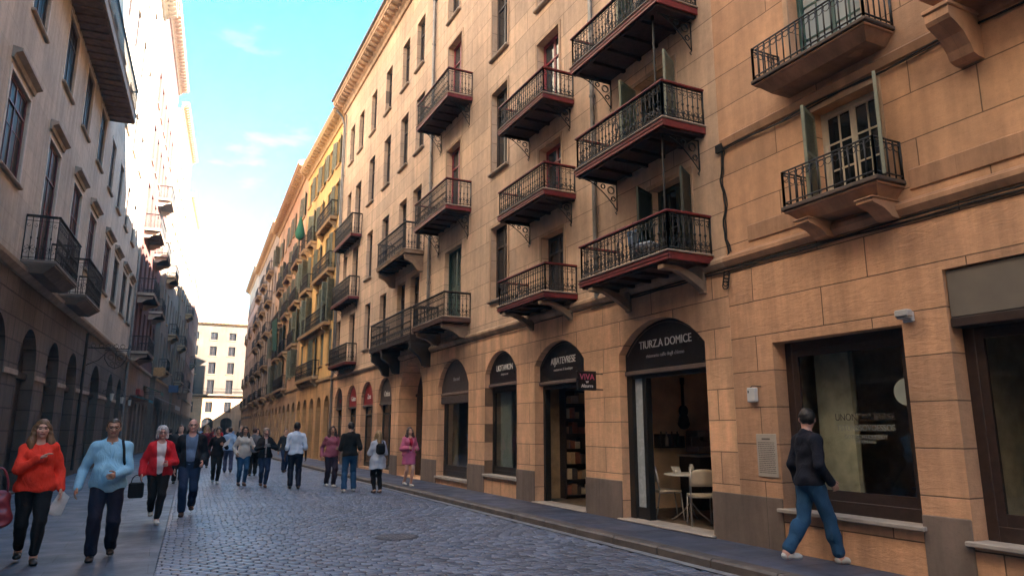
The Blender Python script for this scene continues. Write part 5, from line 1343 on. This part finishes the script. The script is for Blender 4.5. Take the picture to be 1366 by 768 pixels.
    for i in (0, 1):
        d = wr[i]-el[i]; d = Vector(d/np.linalg.norm(d)); w = Vector(wr[i]); side = Vector((0, -1, 0))
        if abs(d.y) > .75: side = Vector((0, 0, 1))
        side = (side-d*side.dot(d)).normalized(); nrm = d.cross(side)*(1 if i == 0 else -1)      # side: towards the thumb
        inward = Vector((-1 if i == 0 else 1, 0, 0)); inward = (inward-d*inward.dot(d)); inward = inward.normalized() if inward.length > .1 else nrm
        if crowd: mb.tube([w-d*.02, w+d*.07*k, w+d*.15*k], [.028*k, .036*k, .02*k], 6); continue
        mb.tube([w-d*.03*k, w+d*.02*k, w+d*.06*k, w+d*.088*k], [.026*k, .036*k, .041*k, .037*k], 10, flat=.45) if False else None
        ring = []
        for (t, ws, wn_) in ((-.035, .026, .024), (.01, .03, .02), (.045, .04, .017), (.085, .041, .014), (.094, .036, .010)):
            ring.append([w+d*t*k+side*(ws*k*math.cos(2*math.pi*j/10))+inward*(wn_*k*math.sin(2*math.pi*j/10)) for j in range(10)])
        vs = [p for r in ring for p in r]; fs = [(a*10+j, a*10+(j+1) % 10, (a+1)*10+(j+1) % 10, (a+1)*10+j) for a in range(4) for j in range(10)]+[tuple(range(40, 50))]
        mb.add(vs, fs)
        for fi, (off, L, curl) in enumerate(((.029, .072, .35), (.0105, .080, .45), (-.0085, .075, .52), (-.027, .060, .6))):
            p0 = w+d*.082*k+side*off*k; p1 = p0+(d*math.cos(curl*.5)+inward*math.sin(curl*.5))*L*.45*k; p2 = p1+(d*math.cos(curl*1.3)+inward*math.sin(curl*1.3))*L*.32*k; p3 = p2+(d*math.cos(curl*2)+inward*math.sin(curl*2))*L*.23*k
            mb.tube([p0, p1, p2, p3], [.0098*k, .009*k, .008*k, .006*k], 7)
        t0 = w+d*.02*k+side*.026*k; t1 = t0+(d*.7+side*.62+inward*.2).normalized()*.042*k; t2 = t1+(d*.92+side*.25+inward*.25).normalized()*.034*k; t3 = t2+(d+inward*.3).normalized()*.02*k
        mb.tube([t0, t1, t2, t3], [.014*k, .0115*k, .010*k, .007*k], 7)
    n0 = len(P); P = np.concatenate([P, np.array([tuple(v) for v in mb.v])])
    fl_ = F.tolist()+[tuple(a+n0 for a in f) for f in mb.f]
    me = bpy.data.meshes.new('body'); me.from_pydata(P.tolist(), [], fl_)
    for m in (skin_mat(*{'light': ('light', (.56, .33, .24)), 'tan': ('tan', (.42, .235, .15)), 'brown': ('brown', (.11, .055, .035)), 'pink': ('pink', (.58, .32, .25))}[skin]), M_lip, M_eye, M_brow): me.materials.append(m)
    me.polygons.foreach_set('material_index', mi.tolist()+[0]*len(mb.f)); me.polygons.foreach_set('use_smooth', [True]*len(fl_)); me.update(); inst('body', me, o)
    rs = random.Random(label)
    ph = [rs.uniform(0, 6.28) for _ in range(6)]
    def cloth(nm, F, mat, amp=.006, cut=None, F2=None, hs=None, zmin=None, zmax=None):
        lo, hi = F.bounds()
        if F2: l2, h2 = F2.bounds(); lo, hi = np.minimum(lo, l2), np.maximum(hi, h2)
        q = hs or max(h*.85, .009); X, Y, Z = axis(lo[0], hi[0], q), axis(lo[1], hi[1], q), axis(lo[2], hi[2], q)
        D = F.grid(X, Y, Z); x, y, z = X[:, None, None], Y[None, :, None], Z[None, None, :]
        if F2:
            if zmin is not None: D = np.maximum(D, (zmin(x, y)-z)); zmin = None
            D2 = F2.grid(X, Y, Z); hq = np.maximum(.04*k-np.abs(D-D2), 0)/(.04*k); D = np.minimum(D, D2)-hq*hq*.01*k
        if amp:
            D = D+amp*(np.sin(24*z+9*x+ph[0]+2.2*np.sin(8*x+7*y+ph[1]))*.5+np.sin(15*x-17*z+13*y+ph[2]+1.5*np.sin(11*z))*.5+.25*np.sin(40*z+25*x+ph[3]))
        if zmin is not None: D = np.maximum(D, (zmin(x, y)-z) if callable(zmin) else zmin-z)
        if zmax is not None: D = np.maximum(D, z-zmax)
        if cut: D = cut(D, x, y, z)
        if not (D < 0).any(): return None
        P, Fc = surface_nets(D, X, Y, Z); return inst(nm, mk_mesh(nm, P, Fc, mat), o)
    hz = hem if hem is not None else pel[2]-.07*k
    # neckline
    def neck(D, x, y, z):
        n = nk+V3([0, -.03*k, .03*k]); r = np.sqrt((x-n[0])**2+((y-n[1])*.9)**2+((z-n[2])*.75)**2)
        return np.maximum(D, .068*k-r)
    if legs:
        L = Field(.03*k); e = .012 if legs[1] == 'slim' else .02
        L.ell(pel+V3([0, .008, -.01*k]), V3([.165*g*(1.06 if fem else 1), .115*g, .125])*k+e*.45); L.ell(pel+V3([0, -.012-belly*.3, .06*k]), V3([.142*g+belly*.3, .104*g+belly*.5, .08])*k+e*.2)
        thighs(L, e*.8, legs[2] if len(legs) > 2 else .95, .004 if legs[1] == 'slim' else .016)
        cloth('trousers', L, legs[0], .006, zmax=pel[2]+(.06*k if not open_front else .1*k))
    if skirt:
        c, zl, fl2 = skirt; L = Field(.04*k); L.ell(pel+V3([0, 0, .02*k]), V3([.165*g, .125*g, .13])*k+.014)
        L.cone(pel+V3([.04*k, 0, 0]), V3([.05*k, -.02, zl]), .14*k*g, .15*k*g+fl2); L.cone(pel+V3([-.04*k, 0, 0]), V3([-.05*k, .02, zl]), .14*k*g, .15*k*g+fl2)
        cloth('skirt', L, c, .006, zmin=zl, zmax=pel[2]+.13*k)
    if top2:
        T = Field(.035*k); torso(T, .008); cloth('shirt', T, top2, .004, neck, zmin=pel[2]-.06*k)
    if top:
        T = Field(.04*k); e = .015 if not open_front else .022; torso(T, e, e+.016); TA = Field(.03*k); arms(TA, e*.95, sleeve, .006 if sleeve > .9 else .004)
        if coat:
            T.cone(pel, V3([0, .0, coat]), .16*k*g+e, .19*k*g+e); T.cone(pel+V3([.05, 0, 0]), V3([.07, 0, coat]), .13*k*g+e, .15*k*g+e); T.cone(pel+V3([-.05, 0, 0]), V3([-.07, 0, coat]), .13*k*g+e, .15*k*g+e)
        zl = coat if coat else hz
        def ct_(D, x, y, z):
            D = neck(D, x, y, z)
            if open_front:
                wv = open_front*(.55+.45*np.clip((z-zl)/(.5*k), 0, 1)); D = np.maximum(D, np.minimum(wv-np.abs(x+.0), .0-y-.02+.0) if False else np.where((y < -.03) & (z < nk[2]+.05), wv-np.abs(x), -1) + 0*z)
            return D
        zm = lambda x, y: zl+.010*np.sin(9*x+ph[4])+.006*np.sin(23*x+ph[5])+0*y
        cloth('jacket' if open_front else ('coat' if coat else 'top'), T, top, .007, ct_, F2=TA, zmin=zm)
        if not open_front and not coat and not crowd and sex == 'm' and top2 is None and label.find('shirt') >= 0 and h <= .012:
            m = MB()
            c0 = nk+V3([0, .0, .012*k])
            for sx in (-1, 1):
                P_ = [c0+V3([sx*.062*k*math.sin(t), -.062*k*math.cos(t)*1.0-.01, -.012-.028*k*math.cos(t)]) for t in [math.pi*(.06+.9*i/8) for i in range(9)]]
                m.tube(P_, .017*k, 6, flat=.9)
            m.build('collar', top, o, smooth=True)
            m = MB()
            for i in range(5): m.lathe([(0, 0), (.006, 0), (.006, .002), (0, .002)], n=8)
    # shoes
    if shoe:
        for i, f in enumerate((fl, fr)):
            a = ank[i]; Fs = Field(.025); dz = a[2]-.085*k
            tw = 1.06
            Fs.ell(V3([a[0], a[1]+.012*k, dz+.045*k]), V3([.040, .055, .045])*k); Fs.cone(V3([a[0], a[1]-.02, dz+.045*k]), V3([a[0]*tw, a[1]-.13*k, max(f[2], 0)*.0+dz+.032*k]), .041*k, .034*k); Fs.ell(V3([a[0]*tw, a[1]-.135*k, dz+.03*k]), V3([.044, .06, .03])*k)
            cloth('shoe', Fs, shoe, 0, zmin=dz+.004, hs=max(h*.7, .008))
    # hair
    if hair:
        kind, c = hair; hm = hair_mat(*c); T = Field(.03*k)
        T.ell(hp(0, .014, .036), V3([.084*ct+.1*(1-ct), .1*ct+.084*(1-ct), .104])*k)
        if kind == 'long':
            for sx in (-1, 1):
                T.cone(hp(sx*.072, .0, .03), hp(sx*.105, -.02, -.16), .034*k, .045*k); T.cone(hp(sx*.1, -.01, -.14), hp(sx*.09, -.06, -.29), .046*k, .028*k)
            T.cone(hp(0, .07, .0), hp(0, .085, -.22), .075*k, .07*k)
        if kind == 'bob':
            for sx in (-1, 1): T.cone(hp(sx*.07, .01, .03), hp(sx*.075, .015, -.07), .034*k, .035*k)
            T.cone(hp(0, .06, .0), hp(0, .06, -.07), .075*k, .055*k); T.ell(hp(0, .02, .06), V3([.096, .105, .088])*k)
        if kind == 'bun': T.ell(hp(0, .06, .13), V3([.045, .045, .04])*k); T.cone(hp(0, .06, .02), hp(0, .07, -.05), .06*k, .04*k)
        def hc(D, x, y, z):
            x, y, z = (x-hd[0])/k, (y-hd[1])/k, (z-hd[2])/k; x, y = x*tz[0]+y*tz[1], -x*tz[1]+y*tz[0]
            z = z+0*x*y
            if kind in ('short', 'bald'):
                line = np.where(y < -.02, .082 if kind == 'short' else .4, np.where(y < .03, .02, -.075)) if kind == 'short' else np.where(y < .035, .4, np.where(np.abs(x) < 2, -.07, 0))
                if kind == 'bald': line = np.where((y > .0) & (z < .05), -.07, .4)
                D = np.maximum(D, (line-z)*k*.8)
            else:
                fx, fy, fz = x/.056, (y+.105)/.085, (z+.012)/.095
                D = np.maximum(D, (1-np.sqrt(fx**2+fy**2+fz**2))*.055*k)
            return D+.004*np.sin(60*x+9*np.sin(14*z))*np.sin(33*y+5*z)
        cloth('hair', T, hm, 0, hc, hs=max(h*.6, .0075) if not crowd else h)
    if glasses:
        m = MB()
        for sx in (-1, 1):
            P_ = [tuple(hp(sx*.034+.027*math.cos(t), -.101+.01*abs(math.cos(t)), .012+.021*math.sin(t))) for t in [2*math.pi*i/12 for i in range(12)]]
            if glasses == 'sun': m.ext(P_, tuple(V3([tz[1]*-.004, .004, 0])))
            else: m.tube(P_, .0028*k, 4, closed=True)
            m.tube([hp(sx*.06, -.092, .016), hp(sx*.079, -.03, .018), hp(sx*.08, .02, .01)], .003, 4)
        m.tube([hp(-.01, -.103, .018), hp(.01, -.103, .018)], .003, 4)
        m.build('glasses', M_sun, o)
    o['_wr'] = 0; del o['_wr']
    return dict(o=o, wr=wr, el=el, nk=nk, ch=ch, pel=pel, k=k, S=S_, hd=hd, M=Matrix.Translation(Vector(loc)) @ Matrix.Rotation(rz, 4, 'Z'))

def wp(p, q):
    """person-local point to world"""
    return p['M'] @ Vector(tuple(q))
def held(p, name, label, cat, mb, mat, smooth=True):
    mb.v = [tuple(p['M'] @ Vector(v)) for v in mb.v]
    c = Vector(mb.v[0]); c = sum((Vector(v) for v in mb.v), Vector())/len(mb.v)
    mb.v = [tuple(Vector(v)-c) for v in mb.v]
    return tag(mb.build(name, mat, None, c, smooth=smooth), label, cat)
jean = fabric('blue_denim', (.03, .06, .125)); jean2 = fabric('mid_denim', (.022, .072, .15)); navy = fabric('navy_cloth', (.012, .016, .032)); black = fabric('black_cloth', (.010, .010, .012)); dkden = fabric('dark_denim', (.016, .032, .075))
def face(x, y): return math.atan2(-x, y)*.0+math.atan2(x, -y)*0
# --- 1 woman in the orange-red top
p = person('person', 'smiling woman in an orange red long sleeved top, one hand on her chest', (-1.33, 10.62, .014), R(8), 1.73, 'f', 1.16, .02,
           feet=((.07, -.13, .0), (-.09, .2, .04)), hands=((.27, -.05, .86), (.0, -.25, 1.24)), poles=((.25, 1, -.1), (-1, .3, -.8)),
           top=fabric('orange_red_jersey', (.82, .05, .024), .8, .1, .8), legs=(black, 'slim', .93), shoe=M_shoe, hair=('long', ('dark_blonde', (.16, .085, .04))), h=.011, head_turn=.1)
w = p['wr'][0]; m = MB()
for i in range(3):
    a = .25*i; m.ext([(w[0]-.01+.02*i, w[1]-.03, w[2]-.03), (w[0]-.13+.03*i, w[1]-.05, w[2]-.28), (w[0]-.03+.03*i, w[1]-.02, w[2]-.32), (w[0]+.06+.02*i, w[1]-.02, w[2]-.1)], (.004, .012, 0))
held(p, 'papers', 'loose white papers in the lowered hand of the woman in orange red', 'papers', m, M_chn, False)
m = MB(); c = V3([-.37, .0, .66]); 
F = Field(.05); F.ell(c, V3([.15, .11, .2])); F.ell(c+V3([0, 0, -.12]), V3([.19, .12, .13])); F.cone(c+V3([-.08, 0, .14]), c+V3([.08, 0, .14]), .06, .06)
X, Y, Z = axis(c[0]-.22, c[0]+.22, .014), axis(c[1]-.15, c[1]+.15, .014), axis(c[2]-.28, c[2]+.26, .014)
D = F.grid(X, Y, Z); D = np.maximum(D, np.abs(Y[None, :, None]-c[1])-.075+.012*np.sin(Z*40)[None, None, :]); D = np.maximum(D, (c[2]-.235)-Z[None, None, :])
Pn, Fn = surface_nets(D, X, Y, Z)
o = tag(empty('handbag', wp(p, c), R(8)), 'dusty red leather handbag on the forearm of the woman in orange red', 'handbag')
me = mk_mesh('body', Pn-c, Fn, plain('dusty_red_leather', (.26, .035, .05), .4, 0, .2, 9, .3)); inst('body', me, o)
for dy in (-.05, .05): MB().tube([tuple(V3([.09*math.cos(t)*1.1, dy, .19+.28*math.sin(t)])) for t in [math.pi*i/12 for i in range(13)]], .011, 6).build('handle', MATS['dusty_red_leather'], o, smooth=True)
MB().bbox(-.012, .012, -.085, -.07, .02, .09, .004).build('clasp', MATS['old_brass'], o)
# --- 2 man in the light blue shirt
p = person('person', 'heavy man in a light blue shirt and glasses with a black strap on his shoulder', (-.55, 10.6, .014), R(3), 1.74, 'm', 1.13, .05,
           feet=((.10, .12, .03), (-.11, -.17, .0)), hands=((.08, -.29, 1.03), (-.33, -.08, .87)), poles=((.7, .7, -.6), (-.3, 1, -.1)),
           top=fabric('light_blue_shirt', (.26, .52, .70), .8, .08, .8), legs=(fabric('navy_chinos', (.012, .014, .03)), 'loose', .97), shoe=M_shoe, hair=('short', ('brown', (.05, .032, .022))), skin='tan', h=.011, glasses='rim', hem=.80)
m = MB(); nk, ch = p['nk'], p['ch']; m.tube([nk+V3([.115, .06, -.02]), nk+V3([.12, -.03, .01]), ch+V3([.14, -.12, .03]), ch+V3([.155, -.13, -.12]), ch+V3([.19, -.06, -.24]), ch+V3([.17, .08, -.27])], .017, 6, flat=.5)
bp = tag(empty('backpack', wp(p, ch), R(3)), 'black backpack on the back of the man in the light blue shirt', 'backpack')
m.v = [tuple(Vector(v)-Vector(ch)) for v in m.v]; m.build('strap', black, bp, smooth=True); MB().bbox(-.13, .15, .14, .26, -.28, .06, .05).build('bag', black, bp)
# --- 3 older woman in the red jacket
p = person('person', 'older woman with white hair in a red jacket over a white top', (.03, 14.1, .014), R(4), 1.66, 'f', 1.12, .03,
           feet=((.02, -.16, .0), (-.06, .22, .10)), hands=((.12, -.24, 1.0), (-.27, -.04, .83)), poles=((.7, .8, -.6), (-.3, 1, -.1)),
           top=fabric('red_jacket_cloth', (.55, .016, .026), .75, .1, .8), top2=fabric('white_top', (.6, .55, .54), .8, .08), open_front=.075, legs=(black, 'slim', .95), shoe=M_wshoe, hair=('bob', ('white', (.52, .48, .46))), h=.012, glasses='rim', skin='pink')
c = p['wr'][1]+V3([-.06, .05, -.26]); m = MB(); m.bbox(c[0]-.12, c[0]+.12, c[1]-.05, c[1]+.05, c[2]-.14, c[2]+.12, .025); m.tube([c+V3([.08*math.cos(t), 0, .12+.12*math.sin(t)]) for t in [math.pi*i/8 for i in range(9)]], .008, 5)
held(p, 'shoulder_bag', 'black bag hanging from the hand of the woman in the red jacket', 'bag', m, black, False)
# --- 4 bald man in jeans and dark jacket
p = person('person', 'balding man in jeans and an open dark jacket over a blue sweater', (.55, 15.05, .014), R(-2), 1.80, 'm', 1.04, .02,
           feet=((.08, .2, .08), (-.08, -.15, .0)), hands=((.22, -.2, .98), (-.26, .06, .87)), poles=((.4, 1, -.4), (-.2, 1, -.1)),
           top=fabric('dark_jacket', (.012, .013, .018), .8), top2=fabric('slate_blue_sweater', (.11, .17, .27), .85), open_front=.105, legs=(dkden, 'loose', .96), shoe=M_bshoe, hair=('bald', ('grey', (.2, .18, .16))), h=.012, glasses='rim', skin='pink')
# --- 5..13 the middle distance
p = person('person', 'woman with dark hair tied up in black clothes carrying a white paper', (1.57, 23.4, .014), R(0), 1.66, 'f', 1.0, 0, feet=((.05, -.1, 0), (-.06, .1, .02)), hands=((.14, -.26, 1.12), (-.24, .03, .84)), poles=((.6, .8, -.6), (-.2, 1, 0)),
           top=fabric('black_knit', (.014, .013, .016)), legs=(black, 'slim', .95), shoe=M_wshoe, hair=('bun', ('black', (.012, .01, .01))), skin='tan', h=.015, hem=.72)
w = p['wr'][0]; held(p, 'paper', 'white sheet held by the woman in black with tied up hair', 'paper', MB().ext([(w[0]-.03, w[1]-.06, w[2]-.08), (w[0]+.15, w[1]-.02, w[2]+.02), (w[0]+.18, w[1]-.02, w[2]+.2), (w[0]+.02, w[1]-.06, w[2]+.06)], (0, .004, 0)), M_chn, False)
w = p['wr'][1]; m = MB(); m.bbox(w[0]-.12, w[0]+.05, w[1]-.12, w[1]+.12, w[2]-.12, w[2]+.14, .04); held(p, 'handbag', 'dark red bag at the side of the woman in black with tied up hair', 'handbag', m, fabric('wine_bag', (.10, .02, .03)), False)
person('person', 'man in a pale blue shirt and dark trousers seen from behind, farther back', (2.35, 29.0, .014), R(180), 1.68, 'm', 1.02, 0, top=fabric('pale_blue_shirt_cloth', (.32, .44, .60)), legs=(fabric('grey_blue_trousers', (.06, .065, .12)), 'loose', .96), shoe=M_shoe, hair=('short', ('brown', None or (.05, .032, .022))), h=.016)
p = person('person', 'woman with long dark hair in a cream poncho top and blue jeans', (2.2, 22.15, .014), R(6), 1.69, 'f', 1.12, .02, feet=((.05, -.08, 0), (-.07, .1, .0)), hands=((.2, -.27, 1.06), (-.22, -.1, .9)), poles=((.6, .8, -.6), (-.5, 1, -.2)),
           top=fabric('cream_knit', (.50, .45, .40)), legs=(jean2, 'slim', .94), shoe=M_bshoe, hair=('long', ('darkbrown', (.022, .013, .011))), skin='tan', h=.014, hem=.75)
p = person('person', 'fair haired woman in a black jacket and dark jeans holding a camera', (2.68, 21.3, .014), R(0), 1.64, 'f', 1.04, 0, feet=((.04, -.1, 0), (-.05, .12, .03)), hands=((.10, -.25, 1.12), (-.07, -.25, 1.1)), poles=((1, .5, -.6), (-1, .5, -.6)),
           top=fabric('black_jacket_cloth', (.014, .014, .017)), top2=fabric('grey_print_top', (.3, .28, .28)), open_front=.03, legs=(dkden, 'slim', .95), shoe=M_bshoe, hair=('bob', ('ash', (.26, .2, .16))), h=.014, skin='pink')
m = MB(); w = (p['wr'][0]+p['wr'][1])/2+V3([0, -.06, .04]); m.bbox(w[0]-.07, w[0]+.07, w[1]-.04, w[1]+.04, w[2]-.045, w[2]+.045, .012); m.tube([w, w+V3([0, -.1, 0])], .035, 12); held(p, 'camera', 'grey camera held by the fair haired woman in the black jacket', 'camera', m, plain('camera_grey', (.2, .19, .18), .5), False)
person('person', 'man in a white short sleeved shirt and navy trousers walking away', (3.37, 20.4, .014), R(176), 1.80, 'm', 1.08, .01, feet=((.10, -.06, 0), (-.10, .08, .0)), hands=((.27, -.05, .86), (-.27, .0, .86)), top=fabric('white_shirt_cloth', (.52, .58, .68), .8, .06), sleeve=.58, hem=.92,
       legs=(navy, 'loose', .96), shoe=M_shoe, hair=('short', ('black', (.012, .01, .01))), skin='brown', h=.013)
person('person', 'woman in a mauve pink sweater and dark trousers beside the man in black', (4.38, 20.6, .014), R(4), 1.70, 'f', 1.12, .02, feet=((.07, -.1, 0), (-.07, .12, .02)), hands=((.12, -.22, 1.05), (-.27, .03, .85)), poles=((.7, .8, -.6), (-.2, 1, 0)),
       top=fabric('mauve_sweater', (.30, .085, .12)), legs=(fabric('aubergine_trousers', (.03, .02, .035)), 'loose', .96), shoe=M_wshoe, hair=('long', ('auburn', (.05, .018, .014))), skin='tan', h=.014)
person('person', 'man in a black short sleeved top and blue jeans seen from behind', (4.48, 18.8, .014), R(172), 1.79, 'm', 1.05, 0, feet=((.13, .1, 0), (-.13, -.1, .0)), hands=((.27, -.12, .88), (-.27, .02, .87)), top=fabric('black_tshirt', (.010, .010, .011)), sleeve=.55, hem=.90,
       legs=(jean2, 'loose', .96), shoe=M_wshoe, hair=('short', ('dark', (.02, .014, .012))), h=.013)
p = person('person', 'blonde woman in a long pale grey coat and black leggings seen from behind', (5.03, 18.1, .014), R(185), 1.57, 'f', 1.1, 0, feet=((.06, -.04, 0), (-.06, .05, .0)), hands=((.12, -.23, .98), (-.12, -.23, .98)), poles=((.6, .9, -.4), (-.6, .9, -.4)),
           top=fabric('pale_grey_coat', (.40, .42, .48), .85, .08), coat=.60, legs=(black, 'slim', .95), shoe=M_bshoe, hair=('long', ('blonde', (.30, .18, .08))), h=.014)
c = p['ch']+V3([.0, .2, -.09]); m = MB(); m.bbox(c[0]-.11, c[0]+.13, c[1]-.05, c[1]+.06, c[2]-.13, c[2]+.14, .05); m.tube([c+V3([-.1, -.03, .1]), p['nk']+V3([-.09, .07, 0]), p['nk']+V3([-.11, -.02, .0])], .012, 5)
held(p, 'small_backpack', 'small black backpack on the back of the blonde woman in the pale coat', 'backpack', m, black, False)
p = person('person', 'woman in a pink jacket and pink skirt with bare legs on the right pavement', (6.0, 18.55, .12), R(5), 1.56, 'f', 1.04, 0, feet=((.03, -.12, 0), (-.06, .12, .03)), hands=((.14, -.2, .96), (-.12, -.2, .98)), poles=((.5, .9, -.4), (-.5, .9, -.4)),
           top=fabric('pink_jacket_cloth', (.52, .13, .21), .8, .08), top2=fabric('crimson_top', (.35, .012, .04)), open_front=.05, skirt=(fabric('pink_skirt_cloth', (.50, .12, .24), .8, .08), .56, .0), shoe=M_wshoe, hair=('long', ('chestnut', (.045, .02, .014))), h=.014, hem=.78)
# --- 14 man walking past the large window
person('person', 'man in a dark navy sweater and blue jeans walking past the large shop window', (6.72, 6.0, .12), R(76), 1.74, 'm', 1.02, .0, feet=((.05, .29, .05), (-.06, -.30, .0)), hands=((.25, -.03, .84), (-.22, -.12, .90)), poles=((.1, 1, -.1), (-.5, 1, .1)),
       top=fabric('navy_sweater', (.010, .011, .020), .9, .1, .7), legs=(jean2, 'loose', .94), shoe=M_wshoe, hair=('short', ('dark', (.02, .014, .012))), skin='pink', h=.011, hem=.86, head_turn=1.0, lean=.04)
# person on the lowest big balcony
person('person', 'dark haired person in a blue top standing on the lowest big red balcony', (6.62, 9.05, 4.10), R(-60), .80, 'm', 1.05, 0, top=fabric('blue_top_cloth', (.06, .12, .22)), legs=(navy, 'loose', .95), shoe=M_shoe, hair=('short', ('dark', (.02, .014, .012))), h=.014)
# --- crowd
rn = random.Random(21)
tops = [('black', (.012, .012, .014)), ('navy', (.014, .018, .04)), ('grey', (.12, .12, .13)), ('wine', (.12, .015, .025)), ('brown', (.06, .035, .022)), ('white', (.5, .5, .52)), ('dark green', (.02, .045, .03)), ('red', (.36, .02, .025)), ('pale blue', (.25, .36, .5)), ('charcoal', (.03, .03, .034))]
hairs = [('black', (.012, .01, .01)), ('darkbrown', (.022, .013, .011)), ('ash', (.26, .2, .16)), ('blonde', (.30, .18, .08)), ('auburn', (.05, .018, .014))]
spots = [(2.95, 26.5, 'grey'), (3.9, 34, 'black'), (1.2, 31, 'black'), (.9, 27, 'navy'), (.55, 24, 'charcoal'), (1.75, 33, 'wine'), (.3, 29, 'black'), (2.4, 37, 'red'), (3.3, 41, 'navy'), (1.0, 38, 'brown'), (4.3, 28.5, 'charcoal')]
for i in range(34):
    y = 40+i*1.35+rn.uniform(-.5, .5); x = rn.uniform(LX(y)-.6, 5.2); spots.append((x, y, None))
cw = {}
for i, (x, y, c) in enumerate(spots):
    sx = 'f' if i % 2 else 'm'; cc = dict(tops)[c] if c else None
    nm = c or rn.choice(tops)[0]; cc = dict(tops)[nm]; back = i % 3 == 0; Ht = rn.uniform(1.60, 1.80); far = i >= 11
    hk = ('long' if sx == 'f' else 'short', rn.choice(hairs))
    key = (sx, nm, back) if far else i
    lb = ('pedestrian in a %s top in the distant crowd, %s' % (nm, 'walking away' if back else 'walking this way')) if far else \
         ['stooping pedestrian in a grey jacket just behind the fair haired woman', 'figure in black close to the right kerb behind the white shirted man', 'figure in black behind the woman carrying the white paper', 'figure in a navy jacket behind the balding man in jeans', 'figure in charcoal just left of the woman carrying the white paper', 'figure in a wine red top behind the woman in black', 'figure in black at the left edge of the crowd', 'figure in a red top in the middle of the crowd', 'figure in navy farther off behind the figure in black by the kerb', 'figure in a brown coat at the left of the crowd', 'figure in charcoal by the kerb left of the woman in mauve'][i]
    if far and key in cw:
        q = copy_tree(cw[key]); q.location = (x, y, .014); q.scale = (1, 1, rn.uniform(.96, 1.04)); continue
    pp = person('person', lb, (x, y, .014), R(180 if back else 0)+rn.uniform(-.25, .25), Ht, sx, rn.uniform(.98, 1.12), 0, top=fabric('crowd_%s_cloth' % nm.replace(' ', '_'), cc), legs=(rn.choice((black, navy, jean, dkden)), 'loose', .95), shoe=M_shoe, hair=hk, h=.02 if not far else .028, crowd=True, group='pedestrians in the distant crowd' if far else None,
                feet=((.08, -.12, 0), (-.08, .14, .01)) if i % 2 else ((.08, .12, .01), (-.08, -.12, 0)))
    if far: cw[key] = pp['o']

# ------------------------------------------------------------------ air: faint warm haze that pales the far end of the street
t = NT('street_haze'); t.t.nodes.remove(t.b)
pv = t.n('ShaderNodeVolumePrincipled'); pv.inputs['Density'].default_value = .0013; pv.inputs['Color'].default_value = (1, .97, .93, 1); pv.inputs['Anisotropy'].default_value = .2
t.l(pv.outputs[0], t.t.nodes['Material Output'].inputs['Volume'])
tag(MB().box(-25, 35, -31, 136, -1, 31).build('haze', t.m), kind='stuff')
